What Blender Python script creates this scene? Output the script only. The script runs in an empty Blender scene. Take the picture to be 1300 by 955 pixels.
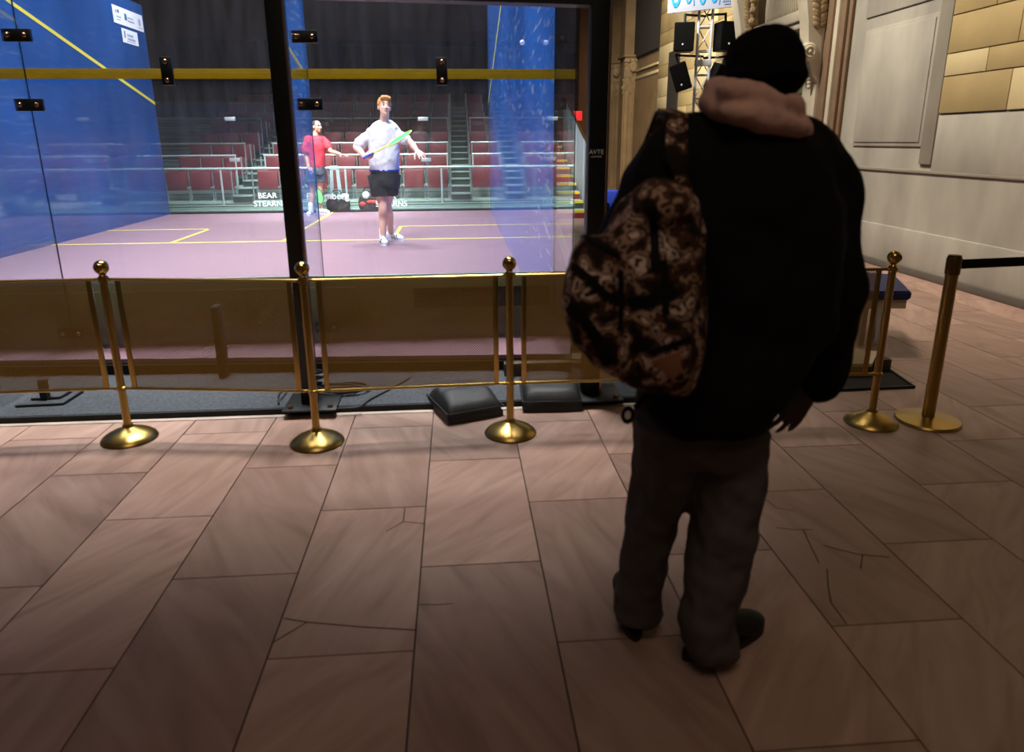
import bpy, bmesh, math, random
from mathutils import Vector, Matrix, noise
random.seed(7)
SC = bpy.context.scene
COL = SC.collection
PI = math.pi
V = Vector

# ---------------------------------------------------------------- camera solve
Z0 = .15                                    # height of the court deck above the hall floor
CAM = V((5.73214627, -4.92192393, 1.38834338 + Z0))
YAW, PITCH, ROLL, FPX = 7.55251713e-02, 2.78368964e-01, -5.88193457e-03, 890.44
_c, _s = math.cos, math.sin
FW = V((_s(YAW)*_c(PITCH), _c(YAW)*_c(PITCH), -_s(PITCH)))
RT = V((_c(YAW), -_s(YAW), 0)); UP = RT.cross(FW)
RT, UP = RT*_c(ROLL) + UP*_s(ROLL), UP*_c(ROLL) - RT*_s(ROLL)
def _on(ax, val, px, py):
    d = FW + RT*((px-650)/FPX) - UP*((py-432.5)/FPX)
    return CAM + d*((val-CAM[ax])/d[ax])
def G(px, py, z=0): return _on(2, z, px, py)        # point on a horizontal plane
def P(px, py, y): return _on(1, y, px, py)          # point on a plane parallel to the glass wall
def W(px, py, x=11.0): return _on(0, x, px, py)     # point on the long hall wall

cam = bpy.data.cameras.new('camera'); camo = bpy.data.objects.new('camera', cam); COL.objects.link(camo)
M3 = Matrix((RT, UP, -FW)).transposed()
camo.matrix_world = Matrix.Translation(CAM) @ M3.to_4x4()
cam.sensor_width = 36; cam.lens = 36*FPX/1300; cam.shift_y = -45/1300
cam.dof.use_dof = True; cam.dof.focus_distance = 10.0; cam.dof.aperture_fstop = 2.6
SC.camera = camo

# ---------------------------------------------------------------- materials
MATS = {}
def nt(name):
    m = bpy.data.materials.new(name); m.use_nodes = True
    t = m.node_tree; t.nodes.clear()
    out = t.nodes.new('ShaderNodeOutputMaterial')
    MATS[name] = m
    return m, t, out
def N(t, kind, **kw):
    n = t.nodes.new(kind)
    for k, v in kw.items():
        if hasattr(n, k) and k not in n.inputs: setattr(n, k, v)
        else: n.inputs[k].default_value = v
    return n
def srgb(r, g, b):
    f = lambda c: (c/255/12.92) if c/255 <= .04045 else ((c/255+.055)/1.055)**2.4
    return (f(r), f(g), f(b), 1)
def mat(name, rgb, rough=.5, metal=0, var=.12, scale=6, bump=0, coat=0, spec=.5, stretch=None, emit=0, through=0):
    m, t, out = nt(name)
    b = N(t, 'ShaderNodeBsdfPrincipled', Roughness=rough, Metallic=metal)
    b.inputs['Coat Weight'].default_value = coat
    b.inputs['Specular IOR Level'].default_value = spec
    tc = N(t, 'ShaderNodeTexCoord'); mp = N(t, 'ShaderNodeMapping')
    if stretch: mp.inputs['Scale'].default_value = stretch
    t.links.new(tc.outputs['Object'], mp.inputs['Vector'])
    nz = N(t, 'ShaderNodeTexNoise', Scale=scale, Detail=5)
    t.links.new(mp.outputs[0], nz.inputs['Vector'])
    r = N(t, 'ShaderNodeValToRGB'); c = srgb(*rgb)
    r.color_ramp.elements[0].position = .3; r.color_ramp.elements[1].position = .7
    r.color_ramp.elements[0].color = tuple(max(0, x*(1-var)) for x in c[:3]) + (1,)
    r.color_ramp.elements[1].color = tuple(min(1, x*(1+var)) for x in c[:3]) + (1,)
    t.links.new(nz.outputs['Fac'], r.inputs['Fac']); t.links.new(r.outputs[0], b.inputs['Base Color'])
    if bump:
        bp = N(t, 'ShaderNodeBump', Strength=bump, Distance=.01)
        t.links.new(nz.outputs['Fac'], bp.inputs['Height']); t.links.new(bp.outputs[0], b.inputs['Normal'])
    if emit:
        b.inputs['Emission Color'].default_value = c; b.inputs['Emission Strength'].default_value = emit
    if through:                                  # thin tape that glows when lit from behind
        tl = N(t, 'ShaderNodeBsdfTranslucent'); t.links.new(r.outputs[0], tl.inputs[0])
        mx = N(t, 'ShaderNodeMixShader'); mx.inputs[0].default_value = through
        t.links.new(b.outputs[0], mx.inputs[1]); t.links.new(tl.outputs[0], mx.inputs[2]); t.links.new(mx.outputs[0], out.inputs[0])
        return m
    t.links.new(b.outputs[0], out.inputs[0])
    return m

def marble():
    m, t, out = nt('pink_marble')
    b = N(t, 'ShaderNodeBsdfPrincipled')
    at = N(t, 'ShaderNodeAttribute', attribute_name='tone')
    tc = N(t, 'ShaderNodeTexCoord'); mp = N(t, 'ShaderNodeMapping')
    mp.inputs['Scale'].default_value = (6, 1.1, 1)
    # each slab shifts the vein pattern
    cx = N(t, 'ShaderNodeVectorMath', operation='MULTIPLY_ADD')
    sc = N(t, 'ShaderNodeCombineXYZ')
    mul = N(t, 'ShaderNodeMath', operation='MULTIPLY'); mul.inputs[1].default_value = 37
    t.links.new(at.outputs['Fac'], mul.inputs[0]); t.links.new(mul.outputs[0], sc.inputs[2])
    rot = N(t, 'ShaderNodeVectorRotate', rotation_type='Z_AXIS')
    am = N(t, 'ShaderNodeMath', operation='MULTIPLY_ADD'); am.inputs[1].default_value = 1.6; am.inputs[2].default_value = -.8
    t.links.new(at.outputs['Fac'], am.inputs[0]); t.links.new(am.outputs[0], rot.inputs['Angle'])
    t.links.new(tc.outputs['Object'], rot.inputs['Vector'])
    t.links.new(rot.outputs[0], mp.inputs['Vector'])
    ad = N(t, 'ShaderNodeVectorMath', operation='ADD')
    t.links.new(mp.outputs[0], ad.inputs[0]); t.links.new(sc.outputs[0], ad.inputs[1])
    n1 = N(t, 'ShaderNodeTexNoise', Scale=1.6, Detail=7, Distortion=1.2)
    t.links.new(ad.outputs[0], n1.inputs['Vector'])
    r = N(t, 'ShaderNodeValToRGB')
    e = r.color_ramp.elements
    e[0].position = .28; e[0].color = srgb(146, 116, 102)
    e[1].position = .74; e[1].color = srgb(178, 148, 134)
    x = e.new(.5); x.color = srgb(166, 134, 120)
    t.links.new(n1.outputs['Fac'], r.inputs['Fac'])
    tn = N(t, 'ShaderNodeMapRange'); tn.inputs['To Min'].default_value = .78; tn.inputs['To Max'].default_value = 1.12
    t.links.new(at.outputs['Fac'], tn.inputs['Value'])
    mx = N(t, 'ShaderNodeMix', data_type='RGBA', blend_type='MULTIPLY'); mx.inputs[0].default_value = 1
    t.links.new(r.outputs[0], mx.inputs[6]); t.links.new(tn.outputs[0], mx.inputs[7])
    t.links.new(mx.outputs[2], b.inputs['Base Color'])
    n2 = N(t, 'ShaderNodeTexNoise', Scale=5, Detail=4)
    t.links.new(tc.outputs['Object'], n2.inputs['Vector'])
    rr = N(t, 'ShaderNodeMapRange'); rr.inputs['To Min'].default_value = .32; rr.inputs['To Max'].default_value = .55
    t.links.new(n2.outputs['Fac'], rr.inputs['Value']); t.links.new(rr.outputs[0], b.inputs['Roughness'])
    t.links.new(b.outputs[0], out.inputs[0])
    return m

def glass(name, tint=(.93, .955, .95), haze=.02, ior=1.45, gcol=(1, 1, 1)):
    m, t, out = nt(name)
    tr = N(t, 'ShaderNodeBsdfTransparent'); tr.inputs[0].default_value = (*tint, 1)
    gl = N(t, 'ShaderNodeBsdfGlossy', Roughness=.0); gl.inputs[0].default_value = (*gcol, 1)
    lw = N(t, 'ShaderNodeLayerWeight', Blend=.5)          # facing term, same from both faces of a thin pane
    pw = N(t, 'ShaderNodeMath', operation='POWER'); pw.inputs[1].default_value = 5; t.links.new(lw.outputs['Facing'], pw.inputs[0])
    fr = N(t, 'ShaderNodeMath', operation='MULTIPLY_ADD'); fr.inputs[1].default_value = .9; fr.inputs[2].default_value = .035; t.links.new(pw.outputs[0], fr.inputs[0])
    m1 = N(t, 'ShaderNodeMixShader')
    t.links.new(fr.outputs[0], m1.inputs[0]); t.links.new(tr.outputs[0], m1.inputs[1]); t.links.new(gl.outputs[0], m1.inputs[2])
    df = N(t, 'ShaderNodeBsdfTranslucent'); df.inputs[0].default_value = (.8, .8, .78, 1)  # pale veil mixed in for the haze of reflections on the pane
    tc = N(t, 'ShaderNodeTexCoord'); mp = N(t, 'ShaderNodeMapping'); mp.inputs['Scale'].default_value = (5, 5, .8)
    nz = N(t, 'ShaderNodeTexNoise', Scale=3, Detail=6)
    t.links.new(tc.outputs['Object'], mp.inputs[0]); t.links.new(mp.outputs[0], nz.inputs['Vector'])
    mr = N(t, 'ShaderNodeMapRange'); mr.inputs['From Min'].default_value = .3; mr.inputs['From Max'].default_value = .75
    mr.inputs['To Min'].default_value = haze*.6; mr.inputs['To Max'].default_value = haze*1.6
    t.links.new(nz.outputs['Fac'], mr.inputs['Value'])
    m2 = N(t, 'ShaderNodeMixShader')
    t.links.new(mr.outputs[0], m2.inputs[0]); t.links.new(m1.outputs[0], m2.inputs[1]); t.links.new(df.outputs[0], m2.inputs[2])
    t.links.new(m2.outputs[0], out.inputs[0])
    return m

def perforated():
    m, t, out = nt('perforated_brass')
    b = N(t, 'ShaderNodeBsdfPrincipled', Roughness=.5, Metallic=.25)
    b.inputs['Base Color'].default_value = srgb(164, 132, 54)
    tr = N(t, 'ShaderNodeBsdfTransparent')
    tc = N(t, 'ShaderNodeTexCoord'); mp = N(t, 'ShaderNodeMapping')
    mp.inputs['Rotation'].default_value = (PI/2, 0, 0)
    rot = N(t, 'ShaderNodeVectorRotate', rotation_type='Z_AXIS', Angle=PI/4)
    t.links.new(tc.outputs['Object'], mp.inputs[0]); t.links.new(mp.outputs[0], rot.inputs['Vector'])
    vo = N(t, 'ShaderNodeTexVoronoi', voronoi_dimensions='2D', Scale=105, Randomness=0)
    t.links.new(rot.outputs[0], vo.inputs['Vector'])
    lt = N(t, 'ShaderNodeMath', operation='LESS_THAN'); lt.inputs[1].default_value = .34
    t.links.new(vo.outputs['Distance'], lt.inputs[0])
    mx = N(t, 'ShaderNodeMixShader')
    t.links.new(lt.outputs[0], mx.inputs[0]); t.links.new(b.outputs[0], mx.inputs[1]); t.links.new(tr.outputs[0], mx.inputs[2])
    t.links.new(mx.outputs[0], out.inputs[0])
    return m

def camouflage():
    m, t, out = nt('camouflage_cloth')
    b = N(t, 'ShaderNodeBsdfPrincipled', Roughness=.85); b.inputs['Specular IOR Level'].default_value = .2
    tc = N(t, 'ShaderNodeTexCoord')
    n1 = N(t, 'ShaderNodeTexNoise', Scale=21, Detail=2.0, Distortion=.15)
    t.links.new(tc.outputs['Object'], n1.inputs['Vector'])
    r = N(t, 'ShaderNodeValToRGB'); r.color_ramp.interpolation = 'CONSTANT'
    e = r.color_ramp.elements
    e[0].position = 0; e[0].color = srgb(30, 20, 16)
    e[1].position = .42; e[1].color = srgb(70, 44, 32)
    for p_, c in ((.50, (156, 124, 104)), (.545, (60, 42, 36)), (.585, (204, 174, 158)), (.64, (40, 28, 25)), (.69, (176, 150, 150))):
        x = e.new(p_); x.color = srgb(*c)
    t.links.new(n1.outputs['Fac'], r.inputs['Fac']); t.links.new(r.outputs[0], b.inputs['Base Color'])
    t.links.new(b.outputs[0], out.inputs[0])
    return m

def blue_wall(name, streak, k=1):
    m, t, out = nt(name)
    b = N(t, 'ShaderNodeBsdfPrincipled', Roughness=.06); b.inputs['IOR'].default_value = 1.5
    tc = N(t, 'ShaderNodeTexCoord'); mp = N(t, 'ShaderNodeMapping')
    mp.inputs['Rotation'].default_value = (.6, 0, 0); mp.inputs['Scale'].default_value = (1, .45, 3)
    t.links.new(tc.outputs['Object'], mp.inputs[0])
    n1 = N(t, 'ShaderNodeTexNoise', Scale=5.5, Detail=3)
    t.links.new(mp.outputs[0], n1.inputs['Vector'])
    mr = N(t, 'ShaderNodeMapRange'); mr.inputs['From Min'].default_value = .56; mr.inputs['From Max'].default_value = .72
    mr.inputs['To Max'].default_value = streak
    t.links.new(n1.outputs['Fac'], mr.inputs['Value'])
    n2 = N(t, 'ShaderNodeTexNoise', Scale=.7, Detail=3)
    t.links.new(tc.outputs['Object'], n2.inputs['Vector'])
    r = N(t, 'ShaderNodeValToRGB'); e = r.color_ramp.elements
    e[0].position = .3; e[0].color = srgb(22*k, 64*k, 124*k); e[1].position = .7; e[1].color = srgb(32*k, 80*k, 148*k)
    t.links.new(n2.outputs['Fac'], r.inputs['Fac'])
    mx = N(t, 'ShaderNodeMix', data_type='RGBA'); mx.inputs[7].default_value = srgb(190, 205, 225)
    t.links.new(mr.outputs[0], mx.inputs[0]); t.links.new(r.outputs[0], mx.inputs[6])
    t.links.new(mx.outputs[2], b.inputs['Base Color'])
    t.links.new(b.outputs[0], out.inputs[0])
    return m

marble(); perforated(); camouflage(); blue_wall('blue_court_wall', .03); blue_wall('scuffed_lit_blue_court_wall', .7, 1.6)  # right wall is scuffed, its blue also lightened for light and reflections
glass('court_glass', haze=.014); glass('fin_glass', tint=(.93, .955, .95), haze=.003); glass('rear_glass', tint=(.90, .94, .925), haze=.03)
mat('grout', (52, 40, 34), .9)
mat('brass', (190, 156, 84), .2, 1, .08, 4)
mat('satin_brass', (180, 150, 84), .3, 1, .08, 4)
mat('dark_brass', (120, 88, 36), .35, .9, .1, 5)
mat('black_metal', (14, 16, 16), .45, .2, .2, 8)
mat('black_plastic', (10, 10, 11), .5, 0, .2, 9, spec=.2)
mat('speaker_grille', (12, 12, 12), .8, 0, .2, 30, spec=.08)
mat('bolt_steel', (190, 150, 120), .25, 1)
mat('edge_dark', (10, 14, 16), .3)
mat('court_floor', (126, 99, 110), .42, 0, .06, 2.5, stretch=(1, 5, 1))
mat('line_yellow', (222, 212, 70), .5, 0, .04)
mat('service_yellow', (206, 184, 6), .5, 0, .05, through=.6)
mat('tin_khaki', (104, 98, 62), .55, 0, .06, 1.5)
mat('tin_brown', (14, 10, 8), .7, spec=.1)
mat('deck_black', (16, 15, 14), .8)
mat('carpet_grey', (64, 68, 74), .95, 0, .35, 60, bump=.4)
mat('white_strip', (176, 160, 148), .5)
mat('limestone', (158, 153, 142), .7, 0, .2, 1.3, bump=.1, stretch=(1, 1.6, .7))
mat('limestone_dark', (138, 131, 118), .72, 0, .10, 2)
mat('limestone_pale', (196, 186, 164), .7, 0, .08, 3, bump=.1)
mat('tan_stone', (122, 98, 76), .7, 0, .1, 4)
mat('yellow_stone', (166, 144, 98), .75, 0, .16, 1.3, bump=.15)
mat('cream_stone', (196, 178, 134), .75, 0, .12, 1.3)
mat('alcove_stone', (132, 108, 74), .75, 0, .18, 2)
mat('carved_stone', (150, 128, 94), .75, 0, .3, 9, bump=.5)
mat('stone_joint', (128, 108, 72), .9)
mat('light_patch_mauve', (96, 70, 66), .8)
mat('base_dark', (92, 86, 78), .7)
mat('door_green', (128, 132, 92), .5, 0, .08)
mat('door_glass', (46, 50, 40), .2)
mat('orange_band', (196, 124, 30), .4, .3)
mat('hall_brown', (74, 54, 34), .8, 0, .25, .6)
mat('dark_hall', (34, 28, 22), .9, 0, .2, .7)
mat('rust_brown', (92, 56, 18), .7, 0, .15, 1)
mat('curtain', (15, 20, 27), .9, 0, .35, 3, stretch=(4, 1, .3), spec=.03)
mat('seat_red', (116, 40, 44), .5, 0, .1, 5)
mat('seat_blue', (22, 30, 86), .6, 0, .1)
mat('steel_grey', (168, 178, 176), .35, .6, .1)
mat('rail_white', (214, 224, 224), .35, .4, .05)
mat('riser_grey', (146, 164, 154), .5, .1, .12, 4, stretch=(.5, 1, 8))
mat('tread_dark', (44, 54, 50), .6, 0, .2)
mat('step_yellow', (206, 186, 20), .5)
mat('panel_grey', (166, 178, 190), .5, 0, .06, 3)
mat('alu', (206, 212, 222), .35, .15, .05)
mat('banner_white', (150, 156, 176), .5, 0, .03)
mat('banner_blue', (22, 140, 216), .5, 0, .03)
mat('banner_grey', (120, 150, 190), .5)
mat('sign_red', (220, 30, 40), .5, emit=.8)
mat('letter_white', (236, 240, 240), .5, 0, .02)
mat('sticker_white', (232, 236, 244), .5, 0, .02)
mat('sticker_grey', (150, 166, 190), .6)
mat('sticker_teal', (70, 110, 130), .6)
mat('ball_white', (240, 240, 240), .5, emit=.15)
mat('cushion_black', (15, 16, 17), .6, 0, .3, 12, bump=.3)
mat('cable_black', (10, 10, 11), .6)
mat('beige_board', (150, 134, 104), .6)
mat('brown_board', (66, 48, 24), .6)
mat('mat_dark', (30, 25, 22), .9)
mat('cream_rim', (190, 176, 146), .5)
mat('skin_pale', (226, 178, 156), .5, 0, .06, 14)
mat('skin_olive', (188, 140, 112), .5, 0, .06, 14)
mat('skin_dark', (62, 40, 32), .5, 0, .1, 14)
mat('hair_ginger', (178, 120, 62), .7, 0, .25, 60, stretch=(1, 1, .3))
mat('hair_black', (22, 18, 16), .7, 0, .3, 60)
mat('eye_dark', (28, 22, 20), .2)
mat('lip', (176, 108, 98), .5)
mat('tee_white', (212, 212, 220), .85, 0, .03, 9, bump=.1)
mat('trim_blue', (30, 60, 170), .8)
mat('short_black', (24, 24, 27), .8, 0, .2, 8, bump=.1)
mat('tee_red', (184, 34, 50), .85, 0, .06, 9)
mat('short_grey', (66, 74, 88), .85, 0, .1, 8)
mat('sock_white', (238, 238, 240), .9)
mat('shoe_white', (226, 228, 234), .6, 0, .05)
mat('shoe_navy', (30, 36, 60), .6)
mat('racket_frame', (44, 52, 58), .35, .3)
mat('racket_yellow', (214, 204, 70), .4)
mat('grip_blue', (30, 66, 170), .7)
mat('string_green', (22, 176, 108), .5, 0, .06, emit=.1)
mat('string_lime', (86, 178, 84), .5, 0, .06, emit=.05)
mat('jacket_black', (15, 13, 14), .85, 0, .25, 7, bump=.15, spec=.15)
mat('hat_black', (12, 10, 11), .95, 0, .3, 90, bump=.3, spec=.1)
mat('fleece_mauve', (200, 158, 144), .95, 0, .12, 30, bump=.2, spec=.1)
mat('jean_grey', (84, 78, 76), .9, 0, .2, 9, bump=.2, spec=.2)
mat('shoe_black', (14, 13, 13), .6, 0, .2)
mat('strap_black', (12, 10, 9), .8, spec=.2)
mat('patch_tan', (150, 100, 70), .8)
mat('bag_black', (24, 22, 24), .6, 0, .3, 8)
mat('bag_white', (226, 230, 232), .6)
mat('bag_teal', (20, 120, 110), .6)
mat('bag_red', (190, 46, 36), .6)
mat('easel_grey', (176, 190, 194), .6)

# ---------------------------------------------------------------- mesh builder
class MB:
    def __init__(s): s.bm = bmesh.new(); s.k = 0
    def faces(s, vs, fs):
        bv = [s.bm.verts.new(v) for v in vs]
        for f in fs:
            try:
                q = s.bm.faces.new([bv[i] for i in f]); q.material_index = s.k
            except ValueError: pass
        return s
    def box(s, a, b, bev=0, M=None):
        a, b = V(a), V(b)
        lo = V([min(a[i], b[i]) for i in range(3)]); hi = V([max(a[i], b[i]) for i in range(3)])
        t = bmesh.new(); bmesh.ops.create_cube(t, size=1)
        for v in t.verts: v.co = V([lo[i] + (v.co[i]+.5)*(hi[i]-lo[i]) for i in range(3)])
        if bev: bmesh.ops.bevel(t, geom=t.edges[:], offset=bev, segments=2, affect='EDGES', profile=.5)
        return s.merge(t, M)
    def merge(s, t, M=None):
        t.verts.index_update()
        vs = [(M @ v.co) if M else v.co.copy() for v in t.verts]
        fs = [[v.index for v in f.verts] for f in t.faces]
        t.free(); return s.faces(vs, fs)
    def loft(s, rings, cap=True, closed=False):
        n = len(rings[0]); vs = [p for r in rings for p in r]; fs = []
        R = len(rings)
        for i in range(R if closed else R-1):
            j = (i+1) % R
            for k in range(n):
                l = (k+1) % n
                fs.append((i*n+k, i*n+l, j*n+l, j*n+k))
        if cap and not closed:
            fs.append(tuple(range(n))[::-1]); fs.append(tuple((R-1)*n+k for k in range(n)))
        return s.faces(vs, fs)
    def tube(s, pts, r, n=10, cap=True):
        pts = [V(p) for p in pts]; rs = r if isinstance(r, (list, tuple)) else [r]*len(pts)
        rings = []; a = None
        for i, p in enumerate(pts):
            d = (pts[min(i+1, len(pts)-1)] - pts[max(i-1, 0)]).normalized()
            if a is None:
                a = d.cross(V((0, 0, 1)))
                if a.length < .1: a = d.cross(V((1, 0, 0)))
            a = (a - d*a.dot(d)).normalized(); b = d.cross(a)
            rings.append([p + (a*_c(2*PI*k/n) + b*_s(2*PI*k/n))*rs[i] for k in range(n)])
        return s.loft(rings, cap)
    def capsule(s, pts, rs, n=14, flat=None):
        """tapered limb with rounded ends; flat=(vector, factor) squashes cross-sections along a vector"""
        pts = [V(p) for p in pts]; out = []
        # smooth the polyline
        P2, R2 = [], []
        for i in range(len(pts)-1):
            a = pts[max(i-1, 0)]; b = pts[i]; c = pts[i+1]; d = pts[min(i+2, len(pts)-1)]
            for q in range(4):
                t = q/4
                P2.append(.5*((2*b) + (c-a)*t + (2*a-5*b+4*c-d)*t*t + (3*b-a-3*c+d)*t**3))
                R2.append(rs[i]*(1-t) + rs[i+1]*t)
        P2.append(pts[-1]); R2.append(rs[-1])
        d0 = (P2[1]-P2[0]).normalized(); d1 = (P2[-1]-P2[-2]).normalized()
        pre = [(P2[0] - d0*R2[0]*_s(a), R2[0]*_c(a)) for a in (1.45, 1.0, .5)]
        post = [(P2[-1] + d1*R2[-1]*_s(a), R2[-1]*_c(a)) for a in (.5, 1.0, 1.45)]
        seq = pre + list(zip(P2, R2)) + post
        a = None; rings = []
        for i, (p, r) in enumerate(seq):
            d = (seq[min(i+1, len(seq)-1)][0] - seq[max(i-1, 0)][0]).normalized()
            if a is None:
                a = d.cross(V((0, 1, 0)))
                if a.length < .2: a = d.cross(V((1, 0, 0)))
            a = (a - d*a.dot(d)).normalized(); b = d.cross(a)
            ring = []
            for k in range(n):
                o = (a*_c(2*PI*k/n) + b*_s(2*PI*k/n))*r
                if flat: o -= flat[0]*(o.dot(flat[0])*(1-flat[1]))
                ring.append(p+o)
            rings.append(ring)
        return s.loft(rings)
    def ell(s, c, r, M=None, seg=16):
        t = bmesh.new(); bmesh.ops.create_uvsphere(t, u_segments=seg, v_segments=max(8, seg*2//3), radius=1)
        r = V(r) if not isinstance(r, (int, float)) else V((r, r, r))
        for v in t.verts:
            q = V((v.co.x*r.x, v.co.y*r.y, v.co.z*r.z))
            v.co = V(c) + ((M @ q) if M else q)
        return s.merge(t)
    def lathe(s, c, prof, n=28, M=None):
        rings = []
        for r, z in prof:
            ring = []
            for k in range(n):
                q = V((r*_c(2*PI*k/n), r*_s(2*PI*k/n), z))
                ring.append(V(c) + ((M @ q) if M else q))
            rings.append(ring)
        return s.loft(rings)
    def prism(s, poly, d):
        """poly: list of 3-D points, extruded by vector d"""
        d = V(d); a = [V(p) for p in poly]
        return s.loft([a, [p+d for p in a]])
    def torus(s, c, R, r, M=None, n=24, m=8, arc=2*PI, rx=1):
        rings = []; full = abs(arc-2*PI) < 1e-4
        for i in range(n if full else n+1):
            a = arc*i/n; ring = []
            for k in range(m):
                b = 2*PI*k/m
                q = V(((R+r*_c(b))*_c(a)*rx, (R+r*_c(b))*_s(a), r*_s(b)))
                ring.append(V(c) + ((M @ q) if M else q))
            rings.append(ring)
        return s.loft(rings, closed=full)

def world_loc(o):
    l = V((0, 0, 0))
    while o: l += o.location; o = o.parent
    return l
def link(name, me, mats, parent=None):
    o = bpy.data.objects.new(name, me); COL.objects.link(o)
    for m in (mats if isinstance(mats, (list, tuple)) else [mats]): me.materials.append(MATS[m])
    if parent is not None: o.parent = parent
    return o
def obj(name, mb, mats, parent=None, smooth=.6, loc=None):
    """mb holds WORLD coordinates; the mesh is stored relative to its parent (or loc)"""
    bmesh.ops.recalc_face_normals(mb.bm, faces=mb.bm.faces[:])
    off = world_loc(parent) if parent is not None else (V(loc) if loc is not None else V((0, 0, 0)))
    for v in mb.bm.verts: v.co -= off
    me = bpy.data.meshes.new(name); mb.bm.to_mesh(me); mb.bm.free()
    if smooth:
        me.shade_smooth(); me.set_sharp_from_angle(angle=smooth)
    o = link(name, me, mats, parent)
    if parent is None and loc is not None: o.location = loc
    return o
def blob(name, mb, mats, parent=None, voxel=.01, it=6, wr=0, wscale=9, loc=None, seed=0):
    """union of closed shapes into one continuous skin"""
    bmesh.ops.recalc_face_normals(mb.bm, faces=mb.bm.faces[:])
    me = bpy.data.meshes.new('tmp'); mb.bm.to_mesh(me); mb.bm.free()
    t = bpy.data.objects.new('tmp', me); COL.objects.link(t)
    m = t.modifiers.new('r', 'REMESH'); m.mode = 'VOXEL'; m.voxel_size = voxel
    if it:
        sm = t.modifiers.new('s', 'SMOOTH'); sm.iterations = it; sm.factor = .5
    dg = bpy.context.evaluated_depsgraph_get(); dg.update()
    me2 = bpy.data.meshes.new_from_object(t.evaluated_get(dg))
    bpy.data.objects.remove(t); bpy.data.meshes.remove(me)
    me2.name = name
    off = world_loc(parent) if parent is not None else (V(loc) if loc is not None else V((0, 0, 0)))
    me2.materials.clear()
    ns = [v.normal.copy() for v in me2.vertices]
    for v, nn in zip(me2.vertices, ns):
        c = v.co.copy()
        if wr:
            w = noise.noise(V((c.x*wscale+seed, c.y*wscale, c.z*wscale*.8))) + .5*noise.noise(V((c.x*wscale*2.3, c.y*wscale*2.3+seed, c.z*wscale*2)))
            c = c + nn*(w*wr)
        v.co = c - off
    me2.shade_smooth()
    o = link(name, me2, mats, parent)
    if parent is None and loc is not None: o.location = loc
    return o
def tag(o, label=None, cat=None, group=None, kind=None):
    if label: o['label'] = label
    if cat: o['category'] = cat
    if group: o['group'] = group
    if kind: o['kind'] = kind
    return o
def thing(name, loc, label, cat, group=None, kind=None):
    o = bpy.data.objects.new(name, None); COL.objects.link(o); o.location = loc; o.empty_display_size = .1
    return tag(o, label, cat, group, kind)
def dup(root, d, label):
    r = root.copy(); COL.objects.link(r); r.location = root.location + V(d); r['label'] = label
    for ch in list(root.children):
        c = ch.copy(); COL.objects.link(c); c.parent = r
        for g in ch.children:
            e = g.copy(); COL.objects.link(e); e.parent = c
    return r
def text(name, body, size, loc, mats, parent=None, face=None, ext=.002, sx=1, align='CENTER'):
    cu = bpy.data.curves.new('t', 'FONT'); cu.body = body; cu.size = size; cu.extrude = ext; cu.align_x = align; cu.align_y = 'CENTER'
    t = bpy.data.objects.new('t', cu); COL.objects.link(t)
    dg = bpy.context.evaluated_depsgraph_get(); dg.update()
    me = bpy.data.meshes.new_from_object(t.evaluated_get(dg))
    bpy.data.objects.remove(t); bpy.data.curves.remove(cu)
    M = face or Matrix(((1, 0, 0), (0, 0, -1), (0, 1, 0)))     # faces -Y
    off = world_loc(parent) if parent is not None else V((0, 0, 0))
    for v in me.vertices:
        c = v.co.copy(); c.x *= sx
        v.co = V(loc) + (M @ c) - off
    me.materials.clear(); me.name = name
    return link(name, me, mats, parent)
def area(name, loc, target, size, power, col=(1, 1, 1), spread=PI, sy=None):
    l = bpy.data.lights.new(name, 'AREA'); l.energy = power; l.color = col; l.spread = spread
    l.shape = 'RECTANGLE'; l.size = size; l.size_y = sy or size
    o = bpy.data.objects.new(name, l); COL.objects.link(o); o.location = loc
    o.rotation_euler = (V(target)-V(loc)).to_track_quat('-Z', 'Y').to_euler()
    return o
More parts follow.
